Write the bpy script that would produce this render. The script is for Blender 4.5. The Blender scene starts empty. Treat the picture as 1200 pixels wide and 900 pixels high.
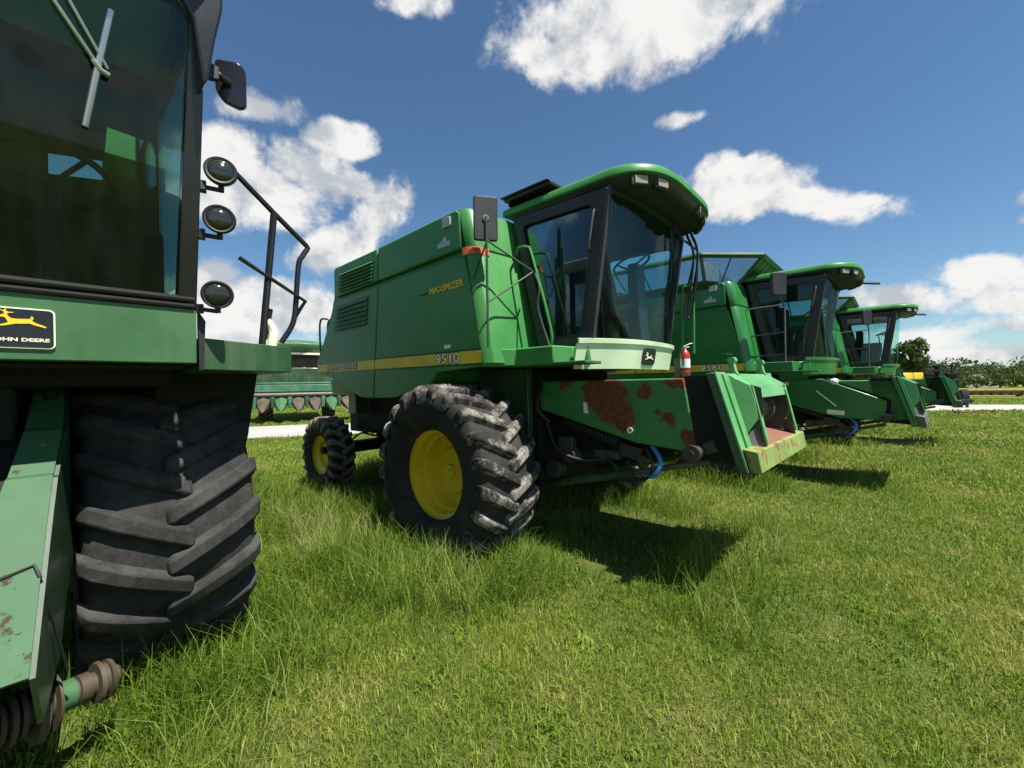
import bpy, bmesh, math, random
import numpy as np
from mathutils import Vector, Matrix, Euler
R = math.radians
random.seed(7); RNG = np.random.default_rng(11)
SC = bpy.context.scene
COL = SC.collection

# ------------------------------------------------------------------ geometry helpers
class G:
    def __init__(s): s.v = []; s.f = []
    def add(s, vs, fs):
        o = len(s.v); s.v += [tuple(p) for p in vs]; s.f += [tuple(i + o for i in f) for f in fs]; return s
    def box(s, x0, x1, y0, y1, z0, z1):
        v = [(x, y, z) for x in (x0, x1) for y in (y0, y1) for z in (z0, z1)]
        return s.add(v, [(0,1,3,2),(4,6,7,5),(0,4,5,1),(2,3,7,6),(0,2,6,4),(1,5,7,3)])
    def prism(s, poly, ax, a, b):
        n = len(poly)
        def P(p, t): return {'y': (p[0], t, p[1]), 'x': (t, p[0], p[1]), 'z': (p[0], p[1], t)}[ax]
        v = [P(p, a) for p in poly] + [P(p, b) for p in poly]
        f = [tuple(range(n)), tuple(range(2*n-1, n-1, -1))] + [(i, (i+1) % n, n+(i+1) % n, n+i) for i in range(n)]
        return s.add(v, f)
    def ring(s, outer, inner, ax, a, b):
        """a frame: outer and inner outlines with the same number of points"""
        n = len(outer)
        def P(p, t): return {'y': (p[0], t, p[1]), 'x': (t, p[0], p[1]), 'z': (p[0], p[1], t)}[ax]
        v = [P(p, a) for p in outer] + [P(p, a) for p in inner] + [P(p, b) for p in outer] + [P(p, b) for p in inner]
        f = []
        for i in range(n):
            j = (i+1) % n
            f += [(i, j, n+j, n+i), (2*n+i, 3*n+i, 3*n+j, 2*n+j), (i, 2*n+i, 2*n+j, j), (n+i, n+j, 3*n+j, 3*n+i)]
        return s.add(v, f)
    def plate(s, pts, th):
        """a flat or gently bent sheet of given outline with thickness along its normal"""
        P = [Vector(p) for p in pts]; n = Vector((0,0,0)); c = sum(P, Vector())/len(P)
        for i in range(len(P)): n += (P[i]-c).cross(P[(i+1) % len(P)]-c)
        n.normalize(); m = len(P)
        v = P + [p - n*th for p in P]
        return s.add(v, [tuple(range(m)), tuple(range(2*m-1, m-1, -1))] + [(i, (i+1) % m, m+(i+1) % m, m+i) for i in range(m)])
    def grid(s, rows, th=0.0, closed=False):
        """rows of points -> quads; th gives it a thickness"""
        a = len(rows); b = len(rows[0]); V = [Vector(p) for r in rows for p in r]
        F = []
        for i in range(a-1):
            for j in range(b if closed else b-1):
                F.append((i*b+j, i*b+(j+1) % b, (i+1)*b+(j+1) % b, (i+1)*b+j))
        if th:
            N = [Vector() for _ in V]
            for f in F:
                n = (V[f[1]]-V[f[0]]).cross(V[f[3]]-V[f[0]])
                for i in f: N[i] += n
            W = [p - n.normalized()*th for p, n in zip(V, N)]; k = len(V)
            E = {}
            for f in F:
                for i in range(4):
                    e = (f[i], f[(i+1) % 4]); E[e] = 1
            side = [(e[0], e[1], k+e[1], k+e[0]) for e in E if (e[1], e[0]) not in E]
            return s.add(V + W, F + [tuple(k+i for i in f[::-1]) for f in F] + side)
        return s.add(V, F)
    def loft(s, rings, cap=True):
        b = len(rings[0]); v = [p for r in rings for p in r]; f = []
        for i in range(len(rings)-1):
            for j in range(b): f.append((i*b+j, i*b+(j+1) % b, (i+1)*b+(j+1) % b, (i+1)*b+j))
        if cap: f += [tuple(range(b-1, -1, -1)), tuple((len(rings)-1)*b+j for j in range(b))]
        return s.add(v, f)
    def tube(s, pts, r, n=8):
        P = [Vector(p) for p in pts]; rings = []; ref = None
        rr = r if isinstance(r, (list, tuple)) else [r]*len(P)
        for i, p in enumerate(P):
            d = ((P[min(i+1, len(P)-1)]-p).normalized() + (p-P[max(i-1, 0)]).normalized())
            d = d.normalized() if d.length > 1e-6 else Vector((0,0,1))
            if ref is None: ref = Vector((0,0,1)) if abs(d.z) < .9 else Vector((1,0,0))
            u = d.cross(ref); u = u.normalized() if u.length > 1e-5 else d.orthogonal().normalized()
            w = u.cross(d).normalized(); ref = w
            k = 1.0
            if 0 < i < len(P)-1:
                c = max(.5, math.cos(.5*(P[i+1]-p).angle(p-P[i-1], 0))); k = 1/c
            rings.append([p + (u*math.cos(a) + w*math.sin(a))*rr[i]*(k if False else 1) for a in [2*math.pi*j/n for j in range(n)]])
        return s.loft(rings)
    def lathe(s, prof, c, ax='y', n=40, cap=False):
        rings = []
        for (r, h) in prof:
            ring = []
            for j in range(n):
                a = 2*math.pi*j/n; q, w = r*math.cos(a), r*math.sin(a)
                ring.append({'y': (c[0]+q, c[1]+h, c[2]+w), 'x': (c[0]+h, c[1]+q, c[2]+w), 'z': (c[0]+q, c[1]+w, c[2]+h)}[ax])
            rings.append(ring)
        return s.loft(rings, cap)
    def cyl(s, p, q, r, n=16): return s.tube([p, q], r, n)
    def build(s, name, mat, parent=None, bevel=0, smooth=35, label=None, normals=True):
        me = bpy.data.meshes.new(name); me.from_pydata(s.v, [], s.f); me.update()
        if normals:
            bm = bmesh.new(); bm.from_mesh(me); bmesh.ops.recalc_face_normals(bm, faces=bm.faces); bm.to_mesh(me); bm.free()
        me.shade_smooth(); me.set_sharp_from_angle(angle=R(smooth))
        o = bpy.data.objects.new(name, me); COL.objects.link(o)
        if mat: me.materials.append(mat)
        if parent: o.parent = parent
        if bevel:
            m = o.modifiers.new('edge', 'BEVEL'); m.width = bevel; m.segments = 2; m.limit_method = 'ANGLE'; m.angle_limit = R(40); m.use_clamp_overlap = True
        if label: o['label'] = label
        return o
def rounded(x0, x1, z0, z1, r, n=4):
    out = []
    for cx, cz, a0 in ((x1-r, z1-r, 0), (x0+r, z1-r, 90), (x0+r, z0+r, 180), (x1-r, z0+r, 270)):
        for k in range(n+1):
            a = R(a0 + 90*k/n); out.append((cx+r*math.cos(a), cz+r*math.sin(a)))
    return out
def roundpoly(poly, r, n=4):
    out = []; m = len(poly)
    for i in range(m):
        p = Vector(poly[i]); a = Vector(poly[i-1]); b = Vector(poly[(i+1) % m])
        da = (a-p); db = (b-p); rr = min(r, .45*da.length, .45*db.length)
        p0 = p+da.normalized()*rr; p1 = p+db.normalized()*rr
        for k in range(n+1):
            t = k/n; q = p0*(1-t)**2 + p*2*t*(1-t) + p1*t*t; out.append((q.x, q.y))
    return out
def inset(poly, d):
    P = [Vector(p) for p in poly]; n = len(P); A = sum(P[i].x*P[(i+1) % n].y-P[(i+1) % n].x*P[i].y for i in range(n)); sg = 1 if A > 0 else -1; out = []
    for i in range(n):
        e0 = (P[i]-P[i-1]).normalized(); e1 = (P[(i+1) % n]-P[i]).normalized()
        n0 = Vector((-e0.y, e0.x))*sg; n1 = Vector((-e1.y, e1.x))*sg
        b = (n0+n1); b = b.normalized() if b.length > 1e-6 else n0
        out.append(tuple(P[i] + b*d/max(.3, b.dot(n0))))
    return out
def bez(pts, n=6):
    """Catmull-Rom through pts"""
    P = [Vector(p) for p in pts]; P = [2*P[0]-P[1]] + P + [2*P[-1]-P[-2]]; out = []
    for i in range(1, len(P)-2):
        for k in range(n):
            t = k/n
            out.append(.5*((2*P[i]) + (P[i+1]-P[i-1])*t + (2*P[i-1]-5*P[i]+4*P[i+1]-P[i+2])*t*t + (3*P[i]-P[i-1]-3*P[i+1]+P[i+2])*t**3))
    out.append(P[-2]); return [tuple(p) for p in out]

def empty(name, loc, rz, label, cat, group=None):
    o = bpy.data.objects.new(name, None); COL.objects.link(o); o.location = loc; o.rotation_euler = (0, 0, rz)
    o.empty_display_size = .3
    o['label'] = label; o['category'] = cat
    if group: o['group'] = group
    return o
def tag(o, label, cat, group=None):
    o['label'] = label; o['category'] = cat
    if group: o['group'] = group
    return o
def lettering(body, mat, parent, fn, name='lettering', depth=.003, bold=.0, shear=0):
    """text filled to the unit square, then sent to 3-D by fn(s, t, d)"""
    cu = bpy.data.curves.new('lettering', 'FONT'); cu.body = body; cu.extrude = .02; cu.offset = bold; cu.resolution_u = 3; cu.shear = shear
    ob = bpy.data.objects.new('lettering', cu); COL.objects.link(ob)
    bpy.context.view_layer.update()
    me = bpy.data.meshes.new_from_object(ob.evaluated_get(bpy.context.evaluated_depsgraph_get()))
    COL.objects.unlink(ob); bpy.data.objects.remove(ob)
    xs = [v.co.x for v in me.vertices]; ys = [v.co.y for v in me.vertices]
    x0, x1, y0, y1 = min(xs), max(xs), min(ys), max(ys)
    for v in me.vertices:
        v.co = fn((v.co.x-x0)/(x1-x0), (v.co.y-y0)/(y1-y0), depth if v.co.z > 0 else 0)
    me.materials.append(mat)
    o = bpy.data.objects.new(name, me); COL.objects.link(o); o.parent = parent
    return o
DEER = [  # a leaping deer, facing left, in a unit box
    [(.02,.62),(.10,.70),(.17,.74),(.21,.70),(.24,.60),(.29,.54),(.42,.53),(.58,.55),(.66,.56),(.70,.52),(.72,.44),(.80,.36),(.90,.30),(1.0,.22),(.98,.17),(.86,.22),(.74,.28),(.64,.35),(.56,.33),(.46,.31),(.38,.31),(.28,.26),(.16,.20),(.02,.16),(.0,.20),(.12,.27),(.22,.34),(.20,.44),(.17,.54),(.14,.59),(.06,.58)],
    [(.66,.57),(.72,.52),(.73,.62),(.69,.70)],
    [(.15,.73),(.13,.84),(.05,.90),(.06,.93),(.14,.88),(.16,.97),(.19,.97),(.18,.87),(.25,.82),(.33,.84),(.33,.80),(.24,.78),(.19,.72)],
]
def deer(mat, parent, fn, name='deer_emblem', depth=.003):
    g = G()
    for poly in DEER:
        n = len(poly); v = [fn(p[0], p[1], depth) for p in poly] + [fn(p[0], p[1], 0) for p in poly]
        g.add(v, [tuple(range(n)), tuple(range(2*n-1, n-1, -1))] + [(i, (i+1) % n, n+(i+1) % n, n+i) for i in range(n)])
    return g.build(name, mat, parent)

# ------------------------------------------------------------------ materials
def new_mat(name):
    m = bpy.data.materials.new(name); m.use_nodes = True; nt = m.node_tree; nt.nodes.clear()
    return m, nt
class N:
    def __init__(s, nt): s.nt = nt
    def __call__(s, t, _in=None, **kw):
        n = s.nt.nodes.new(t)
        for k, v in kw.items(): setattr(n, k, v)
        for k, v in (_in or {}).items():
            sock = n.inputs[k]
            if isinstance(v, bpy.types.NodeSocket): s.nt.links.new(v, sock)
            else: sock.default_value = v
        return n
    def math(s, op, a, b=0.0, c=0.0, clamp=False):
        return s('ShaderNodeMath', {0: a, 1: b, 2: c}, operation=op, use_clamp=clamp).outputs[0]
    def mix(s, f, a, b):
        n = s('ShaderNodeMix', {0: f}, data_type='RGBA')
        for i, v in ((6, a), (7, b)):
            if isinstance(v, bpy.types.NodeSocket): s.nt.links.new(v, n.inputs[i])
            else: n.inputs[i].default_value = (*v[:3], 1)
        return n.outputs[2]
    def ramp(s, f, stops):
        n = s('ShaderNodeValToRGB', {0: f}); e = n.color_ramp.elements
        while len(e) < len(stops): e.new(.5)
        for i, (p, c) in enumerate(stops): e[i].position = p; e[i].color = (*c[:3], 1) if not isinstance(c, float) else (c, c, c, 1)
        return n.outputs[0]
    def smooth(s, x, lo, hi):
        return s('ShaderNodeMapRange', {0: x, 1: lo, 2: hi, 3: 0.0, 4: 1.0}, interpolation_type='SMOOTHSTEP').outputs[0]
    def noise(s, vec, scale, detail=4, rough=.55, dist=0):
        return s('ShaderNodeTexNoise', {'Vector': vec, 'Scale': scale, 'Detail': detail, 'Roughness': rough, 'Distortion': dist}).outputs[0]

def paint(name, col, rough=.35, dust=.35, dustcol=(.20,.19,.13), coat=.25, metal=0, bump=.04, chips=.0, chipcol=(.12,.045,.02), patches=None, spec=.5):
    m, nt = new_mat(name); n = N(nt)
    oc = n('ShaderNodeTexCoord').outputs['Object']
    big = n.noise(oc, 1.7, 5, .6); mid = n.noise(oc, 9, 6, .65); fine = n.noise(oc, 85, 3, .6)
    streak = n('ShaderNodeMapping', {'Vector': oc, 'Scale': (14, 14, .9)}).outputs[0]
    st = n.noise(streak, 1.0, 5, .6)
    d = n.math('MULTIPLY', n.smooth(n.math('ADD', n.math('MULTIPLY', big, .6), n.math('MULTIPLY', st, .5)), .45, .85), dust)
    d = n.math('ADD', d, n.math('MULTIPLY', n.smooth(mid, .55, .8), dust*.35), clamp=True)
    c = n.mix(n.smooth(big, .3, .7), tuple(x*.86 for x in col), tuple(min(1, x*1.12) for x in col))
    c = n.mix(d, c, dustcol)
    rgh = n.math('ADD', rough, n.math('MULTIPLY', d, .45))
    if chips:
        k = n.smooth(n.math('ADD', n.math('MULTIPLY', n.noise(oc, 5, 8, .72), .7), n.math('MULTIPLY', mid, .3)), .62-chips*.1, .66-chips*.1)
        c = n.mix(k, c, chipcol); rgh = n.math('ADD', rgh, n.math('MULTIPLY', k, .4))
    if patches:
        w = n('ShaderNodeTexNoise', {'Vector': oc, 'Scale': 7.0, 'Detail': 4.0, 'Roughness': .6}).outputs['Color']
        w = n('ShaderNodeVectorMath', {0: w, 1: (.5,.5,.5)}, operation='SUBTRACT').outputs[0]
        p = n('ShaderNodeVectorMath', {0: w, 1: (.24, 0, .24)}, operation='MULTIPLY').outputs[0]
        p = n('ShaderNodeVectorMath', {0: p, 1: oc}, operation='ADD').outputs[0]
        w2 = n('ShaderNodeTexNoise', {'Vector': oc, 'Scale': 34.0, 'Detail': 5.0, 'Roughness': .7}).outputs['Color']
        w2 = n('ShaderNodeVectorMath', {0: n('ShaderNodeVectorMath', {0: w2, 1: (.5,.5,.5)}, operation='SUBTRACT').outputs[0], 1: (.05,0,.05)}, operation='MULTIPLY').outputs[0]
        p = n('ShaderNodeVectorMath', {0: p, 1: w2}, operation='ADD').outputs[0]
        L = None
        for (x, z, rx, rz) in patches:
            q = n('ShaderNodeMapping', {'Vector': p, 'Location': (x, 0, z), 'Scale': (rx, 1e3, rz)}, vector_type='TEXTURE').outputs[0]
            l = n('ShaderNodeVectorMath', {0: q}, operation='LENGTH').outputs['Value']
            L = l if L is None else n.math('MINIMUM', L, l)
        k = n.math('SUBTRACT', 1.0, n.smooth(L, .93, 1.0))
        edge = n.math('SUBTRACT', n.math('SUBTRACT', 1.0, n.smooth(L, 1.0, 1.22)), k, clamp=True)
        sp = n.math('MULTIPLY', n.smooth(n.noise(oc, 48, 5, .75), .60, .64), n.math('SUBTRACT', 1.0, n.smooth(L, 1.0, 1.7)))
        k = n.math('MAXIMUM', k, sp)
        rc = n.ramp(n.noise(oc, 22, 6, .7), [(.3, (.075,.022,.010)), (.55, (.15,.043,.018)), (.75, (.22,.080,.034))])
        c = n.mix(n.math('MULTIPLY', edge, .55), c, (.075,.085,.035)); c = n.mix(k, c, rc)
        rgh = n.math('ADD', rgh, n.math('MULTIPLY', k, .5), clamp=True)
    b = n('ShaderNodeBump', {'Height': n.math('ADD', n.math('MULTIPLY', mid, .5), n.math('MULTIPLY', fine, .3)), 'Strength': bump*3, 'Distance': .01})
    wv = n.noise(oc, 2.2, 2, .5); b = n('ShaderNodeBump', {'Height': wv, 'Strength': .22, 'Distance': .03, 'Normal': b.outputs[0]})
    p = n('ShaderNodeBsdfPrincipled', {'Base Color': c, 'Roughness': rgh, 'Metallic': metal, 'Normal': b.outputs[0], 'Coat Weight': coat, 'Coat Roughness': .12, 'Specular IOR Level': spec})
    o = n('ShaderNodeOutputMaterial', {0: p.outputs[0]})
    return m
def glass(name, tint, refl=1.0, dirt=.05):
    m, nt = new_mat(name); n = N(nt)
    oc = n('ShaderNodeTexCoord').outputs['Object']
    t = n('ShaderNodeBsdfTransparent', {0: (*tint, 1)})
    g = n('ShaderNodeBsdfGlossy', {0: (.95,.97,1,1), 'Roughness': .015})
    f = n('ShaderNodeFresnel', {0: 1.52}).outputs[0]
    a = n('ShaderNodeMixShader', {0: n.math('MULTIPLY', f, refl, clamp=True), 1: t.outputs[0], 2: g.outputs[0]})
    st = n.noise(n('ShaderNodeMapping', {'Vector': oc, 'Scale': (18, 18, 1.2)}).outputs[0], 1, 4, .6)
    k = n.math('MULTIPLY', n.smooth(n.math('ADD', n.math('MULTIPLY', st, .6), n.math('MULTIPLY', n.noise(oc, 3, 5, .6), .4)), .4, .75), dirt)
    df = n('ShaderNodeBsdfDiffuse', {0: (.35,.33,.27,1)})
    b = n('ShaderNodeMixShader', {0: k, 1: a.outputs[0], 2: df.outputs[0]})
    n('ShaderNodeOutputMaterial', {0: b.outputs[0]})
    return m
def rubber(name, mud=.6, mudcol=(.19,.165,.13), lo=.42, hi=.66):
    m, nt = new_mat(name); n = N(nt)
    oc = n('ShaderNodeTexCoord').outputs['Object']
    a = n.noise(oc, 6, 7, .68); b_ = n.noise(oc, 40, 4, .6)
    k = n.math('MULTIPLY', n.smooth(n.math('ADD', n.math('MULTIPLY', a, .75), n.math('MULTIPLY', b_, .25)), lo, hi), mud)
    c = n.mix(k, n.mix(a, (.019,.018,.0165), (.038,.036,.033)), mudcol)
    bp = n('ShaderNodeBump', {'Height': n.math('ADD', n.math('MULTIPLY', a, .6), n.math('MULTIPLY', b_, .4)), 'Strength': .35, 'Distance': .012})
    p = n('ShaderNodeBsdfPrincipled', {'Base Color': c, 'Roughness': .85, 'Normal': bp.outputs[0], 'Specular IOR Level': .18})
    n('ShaderNodeOutputMaterial', {0: p.outputs[0]})
    return m
GRN = (.046,.215,.052)
M = dict(
    green=paint('combine_green', GRN, .42, .38, dustcol=(.15,.20,.11), coat=.05, spec=.32),
    green_old=paint('weathered_green', (.038,.130,.042), .5, .5, dustcol=(.12,.15,.10), chips=.15, coat=.05), green_mid=paint('dull_green', (.016,.075,.024), .5, .3, coat=.05),
    green_clean=paint('glossy_green', (.018,.155,.032), .32, .12, coat=.15),
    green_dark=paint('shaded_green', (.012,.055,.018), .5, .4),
    green_pale=paint('sun_bleached_green', (.034,.112,.042), .6, .5, dustcol=(.11,.15,.085), chips=.35, chipcol=(.06,.035,.02), coat=0, spec=.3),
    face=paint('faceplate_green', (.085,.31,.10), .42, .45, dustcol=(.3,.36,.22), chips=.25, coat=.1),
    shield=paint('sunlit_shield', (.56,.68,.46), .45, .3, dustcol=(.55,.56,.42), coat=.1),  # pale tone puts the sun on the green shield into its colour
    rusty=paint('rust_patched_green', (.030,.185,.045), .42, .22, coat=.1, chips=.15, patches=[
        (1.37,1.57,.20,.22),(1.22,1.62,.10,.16),(1.55,1.36,.10,.09),(1.46,1.44,.16,.14),(1.72,1.60,.085,.075),(1.845,1.445,.035,.035),(1.945,1.385,.055,.06),(2.03,1.685,.14,.05),(2.12,1.25,.075,.08),(2.22,1.30,.10,.06),(2.24,1.37,.05,.06),(.90,1.68,.07,.05)]),
    lip=paint('rusty_lip', (.15,.24,.055), .7, .7, dustcol=(.33,.31,.10), chips=.9, chipcol=(.20,.09,.035), coat=0),
    floor_rust=paint('rust_floor', (.20,.075,.040), .7, .4, dustcol=(.16,.12,.08), coat=0),
    yellow=paint('wheel_yellow', (.80,.56,.010), .38, .35, dustcol=(.42,.30,.10), coat=.2, chips=.12, chipcol=(.10,.06,.03)),
    yellow_flat=paint('decal_yellow', (.80,.54,.02), .45, .08, coat=0),
    cream=paint('decal_cream', (.86,.83,.60), .5, .05, coat=0),
    white=paint('white_enamel', (.78,.78,.76), .4, .15, coat=.1),
    silver=paint('emblem_silver', (.45,.47,.45), .4, .15, coat=0),
    black=paint('black_plastic', (.012,.012,.013), .5, .25, dustcol=(.045,.043,.04), coat=0),
    black_gloss=paint('black_enamel', (.010,.010,.011), .25, .1, dustcol=(.08,.08,.07), coat=.2),
    charcoal=paint('charcoal_frame', (.036,.036,.041), .55, .2, dustcol=(.075,.072,.065), coat=0, spec=.3),
    underside=paint('shade_black_iron', (.010,.011,.009), .7, .4, dustcol=(.028,.025,.018), coat=0, spec=.25),  # near-black; deep shade under and inside the machines is in this colour
    iron=paint('grey_iron', (.11,.105,.095), .5, .5, dustcol=(.16,.13,.09), coat=0, metal=.3),
    drum=paint('olive_drum', (.050,.050,.030), .6, .5, dustcol=(.10,.085,.05), coat=0, chips=.3),
    iron_dark=paint('dark_grey_iron', (.045,.043,.040), .5, .5, dustcol=(.09,.075,.055), coat=0, metal=.2),  # darker grey than the plain iron
    steel=paint('bright_steel', (.55,.54,.52), .28, .15, coat=0, metal=.9),
    mudmetal=paint('muddy_shaft', (.055,.040,.022), .65, .7, dustcol=(.125,.10,.052), coat=0, chips=.9, chipcol=(.05,.03,.018)),
    red=paint('signal_red', (.45,.014,.016), .3, .12, coat=.3),
    red_old=paint('faded_red', (.13,.022,.016), .6, .4, dustcol=(.15,.10,.06), coat=0),
    orange=paint('orange_reflector', (.62,.12,.035), .3, .15, coat=.4),
    blue=paint('blue_hose', (.05,.20,.60), .4, .1, coat=.1),
    fabric=paint('seat_cloth', (.035,.033,.030), .9, .3, coat=0, spec=.2),
    lens=paint('lamp_lens', (.42,.42,.38), .12, .2, coat=.6),
    lens_cream=paint('cream_lens', (.30,.28,.18), .2, .2, coat=.4),
    glass=glass('tinted_cab_glass', (.80,.95,.93), .055, .012),
    glass_side=glass('dark_side_glass', (.72,.87,.87), .65, .03),
    glass_old=glass('dark_flat_glass', (.54,.70,.64), .45, .02),
    pane=glass('clear_extension_pane', (.66,.72,.74), .5, .12),
    rubber=rubber('muddy_rubber', .95, (.26,.24,.205), .44, .62), rubber_clean=rubber('weathered_rubber', .60, (.088,.086,.081), .36, .70), rubber_mud=rubber('mud_caked_rubber', 1.0, (.22,.175,.13), .30, .55),
    sidewall=rubber('sidewall_rubber', .25, (.10,.095,.085), .4, .7), tyre_carcass_old=rubber('weathered_carcass', .60, (.080,.078,.073), .36, .70), lens_dark=paint('dark_lamp_lens', (.022,.024,.022), .06, .12, dustcol=(.10,.10,.09), coat=.5),
    terracotta=paint('snout_brown', (.075,.052,.034), .6, .5, coat=0),
    teal=paint('header_green', (.030,.15,.075), .45, .5, coat=.05),
)

# ------------------------------------------------------------------ wheels
def tyre_geo(rad, w, n_lug, rim_r, lug_h, side):
    """axis along y, centred on the origin; side=-1: outer face towards -y"""
    g = G(); rc = rad-lug_h
    prof = [(rim_r, -.34*w), (rim_r+.02, -.40*w), (rim_r+.35*(rc-rim_r), -.485*w), (rim_r+.65*(rc-rim_r), -.50*w), (rc-.045, -.478*w), (rc-.012, -.44*w), (rc, -.25*w), (rc+.006, 0)]
    prof = prof + [(r, -h) for r, h in prof[-2::-1]]
    g.lathe(prof, (0,0,0), 'y', 72)
    lug = G()
    pitch = 2*math.pi/n_lug; delt = .17*w/rad*1.9
    for sd in (-1, 1):
        for k in range(n_lug):
            th0 = k*pitch + (pitch/2 if sd > 0 else 0) + RNG.uniform(-.006, .006)
            rings = []
            for (s, drop, wid) in ((-.10, .115, .75), (-.02, .055, .9), (.08, .008, 1), (.3, 0, 1), (.55, 0, 1), (.8, 0, 1), (.97, 0, 1.05), (1.03, .012, .8)):
                h = sd*w*(.5 - .56*max(s, 0) + (.012 if s < 0 else 0))
                th = th0 - delt*(max(s, 0)**.85)
                base = rc-.03-drop*1.0; top = rad-drop*.9 - (.004 if s > 1 else 0)
                hb = .078*wid/.9; ht = .046*wid/.9
                ring = []
                for (r_, dt) in ((base, -hb), (top, -ht), (top, ht), (base, hb)):
                    a = th+dt; ring.append((r_*math.cos(a), h, r_*math.sin(a)))
                rings.append(ring)
            lug.loft(rings)
    return g, lug
def wheel(parent, c, rad, w, n_lug, rim_r, side, tread, dish=.28, rimmat='yellow', lug_h=.06, name='front_wheel', steer=0):
    t, lug = tyre_geo(rad, w, n_lug, rim_r, lug_h, side)
    wh = t.build(name, M['tyre_carcass_old' if tread == 'rubber_clean' else 'sidewall'], parent, smooth=60); wh.location = c; wh.rotation_euler = (0, R(RNG.uniform(0, 15)), steer)
    lo = lug.build('tyre_tread', M[tread], wh, bevel=.016, smooth=50)
    g = G(); s = side; o = .345*w
    prof = [(rim_r+.028, s*(o+.004)), (rim_r+.030, s*(o-.012)), (rim_r-.004, s*(o-.014)), (rim_r+.0, s*(o-.05)), (rim_r-.035, s*(o-.07)), (rim_r-.045, s*(o-dish*.55)), (rim_r-.075, s*(o-dish*.62)), (rim_r-.09, s*(o-dish)), (.24*rim_r/.43, s*(o-dish*1.02)), (.22*rim_r/.43, s*(o-dish*.82)), (.07, s*(o-dish*.80)), (.0001, s*(o-dish*.80))]
    inner = [(rim_r+.028, -s*o), (rim_r-.03, -s*o*.9), (rim_r-.06, 0)]
    g.lathe(prof, (0,0,0), 'y', 56); g.lathe(inner, (0,0,0), 'y', 56)
    ri = g.build('rim', M[rimmat], wh, smooth=40)
    b = G()
    if name == 'front_wheel' and rimmat == 'yellow':
        G().box(-.085,.055,s*(o-dish*.98),s*(o-dish*.86),.195,.222).build('rim_slot', M['black'], wh, bevel=.006)
    b.cyl((0, s*(o-dish*.82), 0), (0, s*(o-dish*.62), 0), .065*rim_r/.43, 20)
    b.build('wheel_hub', M['yellow' if rimmat == 'yellow' else rimmat], wh)
    return wh

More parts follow.
